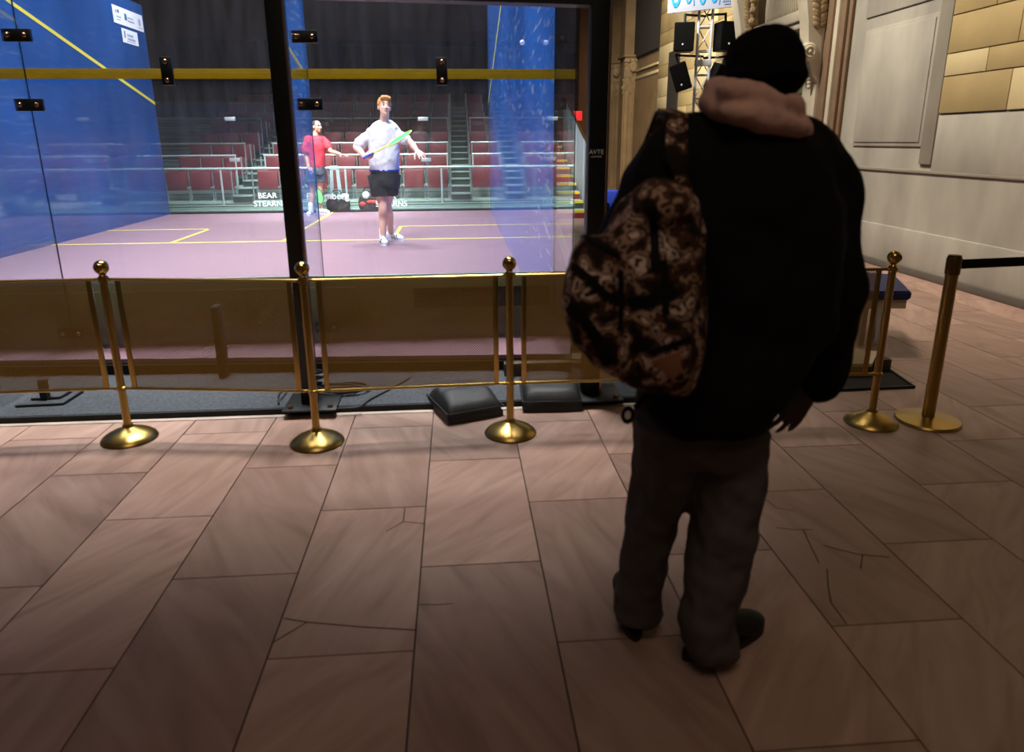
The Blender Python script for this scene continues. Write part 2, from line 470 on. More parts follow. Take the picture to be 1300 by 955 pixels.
#PART2
# ================================================================ THE HALL
# floor: pink marble slabs in running bond, each slab a raised face over dark joints
def build_floor():
    mb = MB(); mb.k = 1
    mb.faces([V((-4, -7, -.008)), V((11.2, -7, -.008)), V((11.2, 26, -.008)), V((-4, 26, -.008))], [(0, 1, 2, 3)])
    mb.k = 0; w = .4525; g = .0028; tones = []
    ks = range(int((-3.5-5.56)/w), int((11-5.56)/w)+1)
    n0 = len(mb.bm.faces)
    for k in ks:
        x0 = 5.56 + k*w; x1 = min(x0 + w, 11.02)
        ph = -3.055 if k % 2 else -2.605
        j = -5
        while ph + .905*j < 25:
            y0 = ph + .905*j; y1 = y0 + .905; j += 1
            a = g
            vs = [V((x0+a, y0+a, 0)), V((x1-a, y0+a, 0)), V((x1-a, y1-a, 0)), V((x0+a, y1-a, 0)),
                  V((x0+a, y0+a, -.008)), V((x1-a, y0+a, -.008)), V((x1-a, y1-a, -.008)), V((x0+a, y1-a, -.008))]
            mb.faces(vs, [(0, 1, 2, 3), (0, 4, 5, 1), (1, 5, 6, 2), (2, 6, 7, 3), (3, 7, 4, 0)])
            tones += [random.random()]*5
    # hairline cracks
    mb.k = 1
    def R2(x, y): return G(650+x/2, 500+y/2, .0012)
    def L2(x, y): return G(x/2, 500+y/2, .0012)
    cracks = [[R2(640, 265), R2(672, 290), R2(715, 297)], [R2(670, 340), R2(715, 345), R2(765, 345)], [R2(740, 345), R2(755, 380), R2(780, 430)],
              [R2(800, 445), R2(803, 490), R2(810, 530), R2(850, 585)], [R2(790, 385), R2(880, 408), R2(960, 415)], [R2(890, 410), R2(885, 445)],
              [L2(1028, 290), L2(1024, 325), L2(980, 350)], [L2(1025, 325), L2(1080, 330)], [L2(720, 570), L2(780, 580), L2(692, 632)],
              [L2(780, 580), L2(920, 592), L2(1058, 600)], [L2(1065, 535), L2(1105, 536), L2(1150, 533)]]
    for cr in cracks:
        for a, b in zip(cr, cr[1:]):
            s = (b-a).cross(V((0, 0, 1))).normalized()*.0022
            mb.faces([a-s, b-s, b+s, a+s], [(0, 1, 2, 3)])
    o = obj('floor', mb, ['pink_marble', 'grout'], None, smooth=0)
    at = o.data.attributes.new('tone', 'FLOAT', 'FACE')
    for i, t in enumerate(tones): at.data[1+i].value = t
    tag(o, 'pink marble slab floor of the hall in running bond', kind='structure')
build_floor()

WX = 11.0
def wall_right():
    mb = MB()
    def slab(y0, y1, z0, z1, out=0, k=0, bev=0): mb.k = k; mb.box((WX-out, y0, z0), (WX+.5, y1, z1), bev)
    slab(-7, 4.72, 0, 7, 0, 0)                                    # limestone field
    slab(-7, 4.72, 0, W(1300, 320).z, .035, 0, .008)                 # plinth course
    slab(-7, 4.72, 1.150, 1.185, .02, 1, .006)                       # string course
    slab(-7, 2.72, 1.185, 1.78, .012, 0, .006)
    slab(2.93, 4.37, 1.44, 2.85, .02, 0, .012)                       # inset panel
    slab(2.98, 4.32, 1.49, 2.80, .032, 0, .006)
    slab(2.72, 2.93, 1.25, 7, .03, 1, .01)                           # darker pilaster strip
    slab(2.9, 4.42, 3.0, 7, .02, 0, .012)
    # rusticated yellow blocks above the limestone
    zs = [1.785, W(1245, 92).z, W(1245, 62).z, W(1245, 12).z, W(1245, 12).z+.36, W(1245, 12).z+.82, 4.8]
    for i, (a, b) in enumerate(zip(zs, zs[1:])):
        y = 2.71; first = True
        while y > -7:
            L = (.62 if i % 2 else .98) if first else 1.35
            mb.k = 2 if (i + int(y*2)) % 3 else 6
            mb.box((WX-.03, y-L+.006, a+.006), (WX+.3, y-.004, b-.005), .006)
            y -= L; first = False
    # far stretch: yellow ashlar between the doorway and the alcove
    slab(8.6, 14.05, 0, 9, -.008, 4)
    z = .0; r = 0
    while z < 8.6:
        h = .46 if r % 2 else .30
        y = 8.6 + (.4 if r % 2 else 0)
        ys = [8.6] + [y + 1.3*q for q in range(1, 6) if y + 1.3*q < 13.7] + [14.05]
        for a, b in zip(ys, ys[1:]):
            mb.k = 3 if z < 1.75 else (2 if random.random() < .75 else 6)
            mb.box((WX, a+.004, z+.004), (WX+.3, b-.004, z+h-.004), .004)
        z += h; r += 1
    mb.k = 4
    o = obj('wall_right', mb, ['limestone', 'limestone_dark', 'yellow_stone', 'cream_stone', 'stone_joint', 'tan_stone', 'cream_stone'], None)
    tag(o, 'long stone hall wall with limestone below and yellow block courses above', kind='structure')
    mb = MB(); mb.box((WX-.06, -7, 0), (WX, 4.7, .085), .008); mb.box((WX-.04, 8.62, 0), (WX, 14.05, .085), .008)
    tag(obj('baseboard_right', mb, 'base_dark'), 'dark stone base course along the hall wall', kind='structure')
wall_right()

def doorway():
    d = thing('door_1', (WX, 6.4, 0), 'carved stone doorway with green metal door and scroll consoles', None, kind='structure')
    ya, yb, zt = 5.60, 7.25, 3.08
    mb = MB()
    mb.box((WX, 4.72, 0), (WX+.5, ya, 7)); mb.box((WX, yb, 0), (WX+.5, 8.6, 7)); mb.box((WX, ya, zt), (WX+.5, yb, 7))
    obj('surround', mb, 'limestone_pale', d)
    mb = MB()                                                  # vertical mouldings on the near side
    for y0, y1, out, k in ((4.72, 4.80, .05, 0), (4.80, 4.92, .09, 0), (4.92, 5.02, .12, 1), (5.02, 5.20, .15, 0), (5.20, 5.60, .19, 1)):
        mb.k = k; mb.box((WX-out, y0, 0), (WX, y1, 3.3 if y0 > 5.2 else 6.5), .012)
    for y0, y1, out, k in ((7.25, 7.55, .19, 1), (7.55, 7.8, .12, 0)):
        mb.k = k; mb.box((WX-out, y0, 0), (WX, y1, 3.3), .012)
    obj('casing', mb, ['tan_stone', 'limestone_pale'], d)
    mb = MB(); mb.box((WX-.22, 5.3, zt), (WX+.1, 7.6, zt+.10), .02); mb.box((WX-.26, 5.3, zt+.10), (WX+.1, 7.6, zt+.25), .02)
    obj('lintel', mb, 'limestone_pale', d)
    mb = MB(); mb.box((WX-.12, 5.6, zt+.25), (WX+.1, 7.3, zt+.75))
    y = 5.64
    while y < 7.28:
        mb.ell((WX-.13, y, zt+.5), (.035, .028, .23), seg=8); y += .075
    obj('carved_frieze', mb, 'limestone_pale', d)
    for yc in (5.30, 7.62):                                    # scroll consoles either side
        mb = MB(); w = .13
        prof = [(0, 4.6), (.62, 4.6), (.60, 4.2), (.50, 3.8), (.38, 3.45), (.29, 3.1), (.25, 2.85), (.22, 2.6), (.10, 2.38), (0, 2.3)]
        mb.prism([V((WX-.19-a*.75, yc-w, z)) for a, z in prof], (0, 2*w, 0))
        q = obj('console', mb, 'limestone_pale', d, smooth=.5)
        mb = MB(); R_ = Matrix.Rotation(PI/2, 3, 'X')
        mb.lathe((WX-.36, yc, 2.69), [(0, -w*1.25), (.10, -w*1.25), (.125, -w*1.1), (.125, w*1.1), (.10, w*1.25), (0, w*1.25)], 20, R_)
        mb.torus((WX-.36, yc-w*1.25, 2.69), .065, .02, R_); mb.ell((WX-.36, yc-w*1.25, 2.69), .03)
        obj('volute', mb, 'limestone_pale', q)
        mb = MB(); random.seed(3)
        for i in range(26):
            t_ = i/25; z = 3.05 + 1.4*t_
            for sx_ in (-1, 1):
                mb.ell((WX-.24-.16*t_+sx_*.045*(1+t_), yc-w, z+random.uniform(-.02, .02)), (.05, .03, .075), Matrix.Rotation(sx_*.7, 3, 'Y'), 8)
        obj('leaf_carving', mb, 'carved_stone', q)
        mb = MB()
        for i in range(5): mb.ell((WX-.24, yc, 2.45-.05*i), (.06-.008*i, .07-.01*i, .04), seg=10)
        obj('pendant', mb, 'limestone_pale', q)
    # cartouche over the far console
    mb = MB(); R_ = Matrix.Rotation(PI/2, 3, 'Y')
    c = V((WX-.30, 7.70, 3.58))
    mb.torus(c, .19, .05, R_, rx=1.45); mb.ell(c, (.08, .17, .26)); mb.torus(c, .29, .035, R_, rx=1.35)
    for i in range(16):
        a = 2*PI*i/16
        mb.ell(c + V((0, .30*_c(a), .42*_s(a))), (.06, .07, .06), seg=8)
    for i in range(4): mb.ell(c + V((0, 0, -.42-.07*i)), (.06, .12-.02*i, .06), seg=8)
    obj('cartouche', mb, 'carved_stone', d)
    # recessed green door
    mb = MB(); x = WX+.34
    mb.box((x, ya, 0), (x+.06, yb, 2.32), .004); mb.box((x-.02, ya, 0), (x, ya+.14, 3.1), .006); mb.box((x-.02, yb-.14, 0), (x, yb, 3.1), .006)
    mb.box((x-.02, ya, 2.24), (x, yb, 2.36), .006); mb.box((x-.02, ya, 2.98), (x, yb, 3.1), .006); mb.box((x-.02, 6.36, 0), (x, 6.5, 2.3), .006)
    mb.box((x-.015, 5.84, 1.98), (x, 6.3, 2.18), .01); mb.box((x-.015, 6.58, 1.98), (x, 7.02, 2.18), .01)
    lf = obj('leaf', mb, 'door_green', d)
    mb = MB(); mb.box((x-.03, ya+.14, 1.88), (x-.005, yb-.14, 1.975)); obj('band', mb, 'orange_band', lf)
    mb = MB(); mb.box((x-.012, 5.84, .3), (x-.004, 6.3, 1.86)); mb.box((x-.012, 6.58, .3), (x-.004, 7.02, 1.86)); obj('pane', mb, 'door_glass', lf)
    mb = MB(); mb.k = 1; mb.box((x+.03, ya, 2.36), (x+.05, yb, 3.0)); mb.k = 0
    for i in range(12):
        for s_ in (-1, 1):
            y0 = ya + .2 + i*.11
            mb.tube([(x-.01, y0, 2.45), (x-.01, y0+s_*.24, 2.9)], .009, 6)
    for z in (2.42, 2.93): mb.tube([(x-.01, ya+.14, z), (x-.01, yb-.14, z)], .016, 6)
    for i in range(15): mb.torus((x-.01, ya+.2+i*.09, 2.40), .04, .008, Matrix.Rotation(PI/2, 3, 'Y'), 12, 6)
    obj('grille', mb, ['door_green', 'door_glass'], d)
doorway()

def alcove():
    a = thing('wall_alcove', (WX, 16, 0), 'recessed stone alcove with carved bracket capitals at the far end of the hall', None, kind='structure')
    mb = MB()
    mb.box((WX, 14.05, 0), (WX+.4, 16.6, 9)); mb.box((9.0, 21.5, 0), (13, 22, 9))
    mb.k = 1; mb.box((WX-.04, 14.05, 3.40), (WX, 16.6, 3.46), .01); mb.box((WX-.02, 14.05, 3.2), (WX, 16.6, 3.28), .01)
    obj('plain_wall', mb, ['alcove_stone', 'cream_stone'], a)
    for yb, xa, xb, zc in ((16.6, P(788, 200, 16.6).x, WX+.4, P(795, 74, 16.6).z), (18.6, P(768, 200, 18.6).x, P(768, 200, 18.6).x+.62, P(770, 82, 18.6).z)):
        mb = MB(); w = xb-xa
        mb.box((xa, yb, 0), (xb, yb+.5, zc)); mb.box((xa+.04, yb-.05, 0), (xa+.16, yb, zc-.9), .015); mb.box((xa+.30, yb-.05, 0), (xa+.42, yb, zc-.9), .015)
        p_ = obj('pilaster', mb, 'alcove_stone', a)
        mb = MB()
        mb.prism([V((xa-.03, yb-.28, zc)), V((xa-.03, yb-.25, zc-.3)), V((xa-.03, yb-.1, zc-.8)), V((xa-.03, yb, zc-1.0)), V((xa-.03, yb, zc))], (.5, 0, 0))
        random.seed(5)
        for i in range(40):
            t_ = random.random(); mb.ell((xa+random.uniform(-.02, .46), yb-.27+.25*t_, zc-.08-.75*t_), (.06, .05, .07), seg=8)
        mb.ell((xa+.22, yb-.28, zc-.25), (.12, .06, .15))
        obj('carved_capital', mb, 'carved_stone', p_)
        mb = MB(); mb.box((xa-.08, yb-.32, zc), (xb+.02, yb+.5, zc+.07), .015); mb.box((xa-.02, yb-.1, zc+.07), (xb, yb+.5, 9))
        obj('impost', mb, 'alcove_stone', p_)
    mb = MB()
    mb.box((WX-.02, 14.05, 3.75), (WX+.05, 16.55, 8))
    for i in range(20): mb.box((WX-.06, 14.1+i*.125, 3.8), (WX-.02, 14.15+i*.125, 8))
    obj('slatted_grille', mb, 'dark_hall', a)
    mb = MB(); mb.box((9.6, 21.4, 3.9), (10.9, 21.5, 4.5), .02); obj('mauve_light_patch', mb, 'light_patch_mauve', a)  # patch of light on the far wall, built as a mauve slab
alcove()

def far_hall():
    mb = MB(); mb.box((-8, 24, 0), (13, 24.4, 12)); mb.k = 1; mb.box((-8, 23.96, 5.2), (13, 24, 12))
    tag(obj('wall_back', mb, ['dark_hall', 'hall_brown']), 'dim brown wall at the far end of the hall', kind='structure')
    mb = MB(); xs = [-3 + .12*i for i in range(82)]
    f = [V((x, 18.2+.06*_s(x*19)+.03*_s(x*47), 0)) for x in xs]
    mb.faces(f + [p + V((0, 0, P(400, 52, 18.2).z)) for p in f], [(i, i+1, len(f)+i+1, len(f)+i) for i in range(len(f)-1)])
    tag(obj('stage_curtain', mb, 'curtain', loc=V((2, 18.2, 0))), 'dark blue-grey draped backdrop curtain behind the stand', 'curtain')
    mb = MB(); xa = P(735, 60, 18.5).x; xb = P(749, 60, 18.5).x
    mb.box((xa, 18.5, 0), (xb+.6, 19.2, 9), .05); tag(obj('pillar', mb, 'rust_brown'), 'rusty brown stone pillar rising beyond the side stairs', kind='structure')
    p = P(732, 147, 16.0)
    t = thing('exit_sign', p + V((0, 0, -.13)), 'small glowing red sign hanging beyond the side stairs', 'sign')
    mb = MB(); mb.box(p+V((-.16, 0, -.13)), p+V((.16, .08, .13)), .01); obj('face', mb, 'sign_red', t)
    mb = MB(); mb.tube([p+V((0, .04, .13)), p+V((0, .04, 3))], .012, 6); obj('hanger', mb, 'black_metal', t)
far_hall()

# ================================================================ THE GLASS COURT
CW, CL = 6.4, 9.75
def court():
    # deck
    mb = MB(); mb.prism([V((-.3, -.06, Z0-.028)), V((CW+.02, -.44, Z0-.028)), V((CW+.02, CL+.12, Z0-.028)), V((-.3, CL+.12, Z0-.028))], (0, 0, .028))
    mb.k = 1
    e = .0015
    def ln(x0, y0, x1, y1): mb.faces([V((x0, y0, Z0+e)), V((x1, y0, Z0+e)), V((x1, y1, Z0+e)), V((x0, y1, Z0+e))], [(0, 1, 2, 3)])
    ln(0, 5.44, CW, 5.49); ln(3.175, 5.49, 3.225, CL)
    for xa, xb, xi in ((0, 1.65, 1.60), (4.75, 6.4, 4.75)):
        ln(xi, 5.49, xi+.05, 7.14); ln(xa, 7.09, xb, 7.14)
    tag(obj('floor_court', mb, ['court_floor', 'line_yellow'], smooth=0), 'pale mauve squash court floor with yellow lines', kind='structure')
    mb = MB(); mb.prism([V((-.3, -.05, .04)), V((CW, -.42, .04)), V((CW, CL+.1, .04)), V((-.3, CL+.1, .04))], (0, 0, Z0-.068)); mb.k = 1
    mb.prism([V((-.3, -.054, .10)), V((CW+.2, -.436, .10)), V((CW+.2, -.3, .10)), V((-.3, 0, .10))], (0, 0, .01))
    tag(obj('platform', mb, ['deck_black', 'beige_board']), 'dark timber platform carrying the glass court', kind='structure')
    # side walls
    def side(name, x, t_, m, lab):
        mb = MB()
        prof = [(0, Z0), (CL, Z0), (CL, 3.98), (7, 3.98), (4.6, 4.95), (0, 4.95)]
        mb.prism([V((x, y, z)) for y, z in prof], (t_, 0, 0))
        mb.k = 1; s_ = -1 if t_ > 0 else 1; xi = x + s_*.003
        a = 4.57+Z0; b = 2.13+Z0; w = .055
        y0, y1 = 0, CL
        mb.faces([V((xi, y0, a-w)), V((xi, y1, b-w)), V((xi, y1, b)), V((xi, y0, a))], [(0, 1, 2, 3)])
        return tag(obj(name, mb, [m, 'line_yellow'], smooth=0), lab, kind='structure')
    L = side('wall_left', 0, -.02, 'blue_court_wall', 'tinted blue left side wall of the court with yellow out line')
    R = side('wall_court_right', CW, .02, 'scuffed_lit_blue_court_wall', 'tinted blue right side wall of the court with pale ball scuffs')
    # sponsor stickers on the left wall
    def sticker(qs, lab, marks):
        pts = [W(*q, .006) for q in qs]
        lo = V((0, min(p.y for p in pts), min(p.z for p in pts))); hi = V((0, max(p.y for p in pts), max(p.z for p in pts)))
        mb = MB(); mb.box((.002, lo.y, lo.z), (.006, hi.y, hi.z), 0)
        mb.k = 1
        for u0, u1, v0, v1, k in marks:
            mb.k = k
            mb.faces([V((.0075, lo.y+(hi.y-lo.y)*u, lo.z+(hi.z-lo.z)*v)) for u, v in ((u0, v0), (u1, v0), (u1, v1), (u0, v1))], [(0, 1, 2, 3)])
        tag(obj('sponsor_sticker', mb, ['sticker_white', 'sticker_grey', 'sticker_teal'], smooth=0, loc=V((0, lo.y, lo.z))), lab, 'sticker')
    sticker(((142, 7), (180, 20), (182, 40), (145, 28)), 'wide white sponsor sticker with three faint marks, upper one on the blue wall',
            [(.07, .12, .6, .75, 1), (.14, .20, .62, .8, 2), (.1, .25, .35, .45, 1), (.1, .22, .2, .26, 1), (.36, .44, .35, .72, 2), (.46, .66, .5, .58, 1), (.46, .68, .3, .4, 1), (.83, .91, .3, .7, 1), (.8, .95, .14, .2, 1)])
    sticker(((154, 35), (174, 42), (176, 59), (158, 53)), 'small square white sponsor sticker, lower one on the blue wall',
            [(.12, .2, .35, .85, 2), (.3, .7, .5, .68, 1), (.3, .8, .25, .4, 1), (.25, .8, .12, .18, 1)])
    # front wall of glass panes, fins and clamp plates
    F_ = thing('wall_front', (4.8, 0, Z0), 'clear glass front wall of the court with yellow service line', None, kind='structure')
    xs = [0, 1.3, 3.05, 4.79, 6.4]; zj = 1.965
    for x0, x1 in zip(xs, xs[1:]):
        for z0, z1 in ((Z0, zj), (zj, 4.7)):
            mb = MB(); mb.box((x0+.003, -.006, z0+.002), (x1-.003, .006, z1-.002)); obj('glass_panel', mb, 'court_glass', F_, smooth=0)
    for x in xs[2:]:
        mb = MB(); mb.box((x-.006, -.86, .16), (x+.006, -.014, 4.7)); f = obj('glass_fin', mb, 'fin_glass', F_, smooth=0)
        mb = MB(); mb.box((x-(.009 if x < 4 else .002), -.875 if x < 4 else -.862, .16), (x+(.009 if x < 4 else .002), -.86, 4.7)); mb.box((x-.004, -.012, Z0), (x+.004, -.007, 4.7))
        obj('edge_strip', mb, 'edge_dark', f, smooth=0)
    mb = MB(); mb.box((0, .008, 1.928), (CW, .010, 1.990)); obj('service_line', mb, 'service_yellow', F_, smooth=0)
    def clamp(x, z, w, h, bolts):
        mb = MB(); mb.box((x-w/2, -.034, z-h/2), (x+w/2, -.008, z+h/2), .004); c = obj('clamp_plate', mb, 'black_metal', F_)
        for bx, bz in bolts:
            mb = MB(); mb.lathe((x+bx, -.034, z+bz), [(.015, 0), (.015, .007), (.010, .012), (0, .012)], 12, Matrix.Rotation(PI/2, 3, 'X')); obj('bolt', mb, 'bolt_steel', c)
    for x in (2.18, 3.92, 5.655): clamp(x, 1.972, .072, .17, ((0, .055), (0, -.055)))
    for x in xs[2:]:
        for z in (2.178, 1.77, .27):
            w = .17 if x < 6.3 else .075
            clamp(x + (0 if x < 6.3 else .04), z, w, .075, ((-.05, 0), (.05, 0)) if x < 6.3 else ((0, 0),))
    # tin across the foot of the front wall
    mb = MB(); mb.box((0.02, .02, .155), (CW-.002, .045, .60), .004); mb.k = 1; mb.box((0.02, .018, .60), (CW-.002, .05, .63), .004)
    a = P(525, 366, .018); b = P(703, 387, .018); mb.k = 2; mb.box((a.x, .014, b.z), (CW-.02, .019, a.z))
    mb.k = 3; mb.box((.02, .012, .545), (5.0, .0185, .549))
    tn = obj('tin_board', mb, ['tin_khaki', 'steel_grey', 'tin_brown', 'limestone_pale'], F_)
    mb = MB(); q0 = P(266, 390, -.42); q1 = P(289, 470, -.42); mb.box((q0.x, -.42, .04), (q1.x-.015, -.33, q0.z), .006)
    st = tag(obj('floor_box', mb, 'mat_dark', loc=V((q0.x, -.38, .04))), 'dark upright metal box standing on the carpet against the court front', 'box')
    # rear glass wall with sponsor lettering
    B = thing('wall_rear_glass', (3.2, CL, Z0), 'clear glass rear wall of the court with white sponsor lettering', None, kind='structure')
    for i in range(4):
        mb = MB(); mb.box((1.6*i+.004, CL, Z0), (1.6*i+1.596, CL+.012, 2.13+Z0)); obj('glass_panel', mb, 'rear_glass', B, smooth=0)
    for (t_, x, z, sz, sx) in (('BEAR', P(343, 251, CL).x-.05, .492, .155, 1.05), ('STEARNS', P(343, 260, CL).x, .332, .155, 1.02),
                               ('BEAR', P(497, 251, CL).x-.1, .458, .155, 1.05), ('STEARNS', P(497, 260, CL).x, .300, .155, 1.02), ('Bloomberg', P(416, 249, CL).x, .468, .19, 1.0)):
        text('lettering', t_, sz, (x, CL-.004, z), 'letter_white', B, ext=.001, sx=sx)
    for px, py in ((292, 151), (537, 151), (298, 203), (541, 203)):
        q = P(px, py, CL); mb = MB(); mb.box(q+V((-.10, -.012, -.035)), q+V((.10, .02, .035)), .004); obj('clamp_plate', mb, 'steel_grey', B)
    mb = MB(); mb.box((0, CL-.004, Z0), (CW, CL+.016, Z0+.03)); obj('bottom_seal', mb, 'edge_dark', B)
    # ball in play
    mb = MB(); c = P(663, 54, 1.3); mb.ell(c, .021)
    tag(obj('squash_ball', mb, 'ball_white', loc=c), 'small white squash ball in flight by the right blue wall', 'ball')
court()

def posts():
    def post(x0, x1, y, lab, mk=None):
        t = thing('lighting_post', ((x0+x1)/2, y, .04), lab, 'post')
        mb = MB(); mb.box((x0, y-.05, .05), (x1, y+.05, 4.8), .006); mb.k = 1
        mb.box((x1, y-.05, .05), (x1+.012, y-.046, 4.8)); obj('shaft', mb, ['black_metal', 'bolt_steel'], t)
        mb = MB(); mb.box((x0-.09, y-.16, .04), (x1+.13, y+.14, .052), .003); b = obj('base_plate', mb, 'black_metal', t)
        for bx in (x0-.05, x1+.09):
            mb = MB(); mb.lathe((bx, y-.11, .052), [(.016, 0), (.016, .014), (0, .014)], 8); obj('bolt', mb, 'bolt_steel', b)
        return t
    post(4.785, 4.872, -.92, 'black square lighting post in front of the glass, left of the white-shirted player')
    t = post(6.46, 6.56, -.92, 'black square lighting post at the right corner of the court, with small white maker tag')
    q = P(757, 195, -.972)
    mb = MB(); mb.box(q+V((-.036, -.001, -.028)), q+V((.036, .003, .03)), .001); g = obj('maker_tag', mb, 'black_plastic', t); g['label'] = 'small tag with white letters'
    text('lettering', 'AVTE', .034, q+V((0, -.003, .008)), 'letter_white', g, ext=.0006); text('lettering', 'LIGHTING', .013, q+V((0, -.003, -.017)), 'letter_white', g, ext=.0006)
    a = P(520, 1, -.92); b = P(705, 8, -.92)
    mb = MB(); mb.prism([V((4.872, -.97, a.z+.012)), V((6.46, -.97, b.z)), V((6.46, -.97, b.z+.12)), V((4.872, -.97, a.z+.132))], (0, .1, 0))
    tag(obj('cross_beam', mb, 'black_metal', loc=V((5.6, -.92, 2.262))), 'black horizontal beam joining the two lighting posts above the glass', 'beam')
posts()

def carpet():
    mb = MB(); x0, x1 = -.3, 8.05
    mb.box((x0, -.985, .004), (7.1, 0.1, .04), .004); mb.k = 1; mb.box((x0, -1.0, 0), (7.1, -.982, .036), .003)
    tag(obj('carpet_strip', mb, ['carpet_grey', 'deck_black']), 'grey carpeted strip with black front edge under the court', 'carpet')
    mb = MB(); mb.box((x0, -1.045, 0), (6.9, -1.008, .005), .002)
    tag(obj('trim_1', mb, 'white_strip'), 'pale edging strip on the floor in front of the carpet', kind='structure')
carpet()
# ================================================================ BARRIER
def barrier():
    bases = [G(165, 557), G(403, 562), G(648, 550), V((7.0, -1.40, 0)), G(1105, 537)]
    labs = ['brass ball-topped stanchion nearest the left edge, between the first two mesh panels',
            'brass ball-topped stanchion standing in front of the black lighting post',
            'brass ball-topped stanchion with two black cushions lying at its foot',
            'brass ball-topped stanchion behind the man with the camouflage backpack',
            'brass ball-topped stanchion beside the black-belted post']
    def stanchion(b, lab):
        t = thing('stanchion', b, lab, 'stanchion', 'brass ball-topped stanchions of the barrier')
        mb = MB(); mb.lathe(b, [(0, 0), (.138, 0), (.142, .006), (.138, .014), (.118, .030), (.088, .046), (.052, .060), (.030, .070), (.026, .085), (0, .085)], 40); obj('base', mb, 'satin_brass', t)
        mb = MB(); mb.lathe(b, [(0, .07), (.0195, .07), (.0195, .885), (0, .885)], 20)
        for z in (.29, .873): mb.lathe(b, [(.0195, z-.012), (.026, z-.008), (.026, z+.008), (.0195, z+.012)], 20)
        obj('shaft', mb, 'satin_brass', t)
        mb = MB(); mb.lathe(b, [(0, .86), (.019, .878), (.025, .884), (.018, .890), (.015, .897), (.020, .905)], 20)
        pr = [(.036*_s(a), .935-.036*_c(a)) for a in [PI*i/14 for i in range(1, 15)]]
        mb.lathe(b, pr, 24); mb.torus(b+V((0, -.034, .937)), .018, .004, Matrix.Rotation(PI/2, 3, 'X'), 18, 6); obj('ball_finial', mb, 'brass', t)
    for b, l in zip(bases, labs): stanchion(b, l)
    ends = [V((2.85, -1.30, 0))] + bases
    plabs = ['perforated brass mesh panel at the far left end of the barrier', 'perforated brass mesh panel left of the black lighting post, dark box behind it',
             'perforated brass mesh panel with black cushion lying by its lower right corner', 'perforated brass mesh panel partly behind the camouflage backpack', 'perforated brass mesh panel right of the man, blue bench behind it']
    for a, b, lab in zip(ends, bases, plabs):
        d = (b-a).normalized(); p0 = a + d*.022; p1 = b - d*.022
        t = thing('barrier_panel', (p0+p1)*.5 + V((0, 0, .29)), lab, 'barrier panel', 'perforated mesh panels of the barrier')
        zt, zb = .873, .29
        mb = MB()
        for z in (zt, zb): mb.tube([p0+V((0, 0, z)), p1+V((0, 0, z))], .0085, 10)
        i0 = p0+d*.052; i1 = p1-d*.050
        for q in (i0, i1): mb.box(q+V((-.013, -.006, zb)), q+V((.013, .006, zt)), .002)
        obj('frame', mb, 'satin_brass', t)
        mb = MB()
        mb.faces([i0+V((0, 0, zb)), i1+V((0, 0, zb)), i1+V((0, 0, zt)), i0+V((0, 0, zt))], [(0, 1, 2, 3)])
        obj('mesh_sheet', mb, 'perforated_brass', t, smooth=0)
        for q, lz in ((p0, zt), (p0, zb), (p1, zt), (p1, zb)):
            mb = MB(); mb.torus(q+V((0, 0, lz)), .014, .005, None, 14, 6); obj('hook', mb, 'dark_brass', t)
    # belt stanchion
    b = G(1177, 535)
    t = thing('belt_stanchion', b, 'plain brass belt stanchion with flat base and black belt pulled to the right', 'stanchion')
    mb = MB(); mb.lathe(b, [(0, 0), (.165, 0), (.168, .008), (.162, .018), (.05, .030), (.034, .034), (0, .034)], 44); obj('base', mb, 'satin_brass', t)
    mb = MB(); mb.lathe(b, [(0, .03), (.032, .03), (.032, .85), (0, .85)], 28); obj('shaft', mb, 'satin_brass', t)
    mb = MB(); mb.lathe(b, [(0, .84), (.036, .84), (.037, .85), (.037, .925), (.034, .935), (0, .935)], 28); mb.k = 1
    mb.lathe(b, [(0, .931), (.033, .931), (.031, .942), (0, .942)], 24); obj('belt_head', mb, ['dark_brass', 'black_plastic'], t)
    mb = MB(); q = b + V((.036, 0, 0)); e = b + V((WX-.002-b.x, .12*(WX-b.x)/1.06, 0))
    mb.faces([q+V((0, 0, .868)), V((e.x, e.y, .868)), V((e.x, e.y, .918)), q+V((0, 0, .918))], [(0, 1, 2, 3)])
    mb.faces([q+V((0, .004, .868)), V((e.x, e.y+.004, .868)), V((e.x, e.y+.004, .918)), q+V((0, .004, .918))], [(0, 1, 2, 3)])
    obj('belt', mb, 'strap_black', t)
barrier()

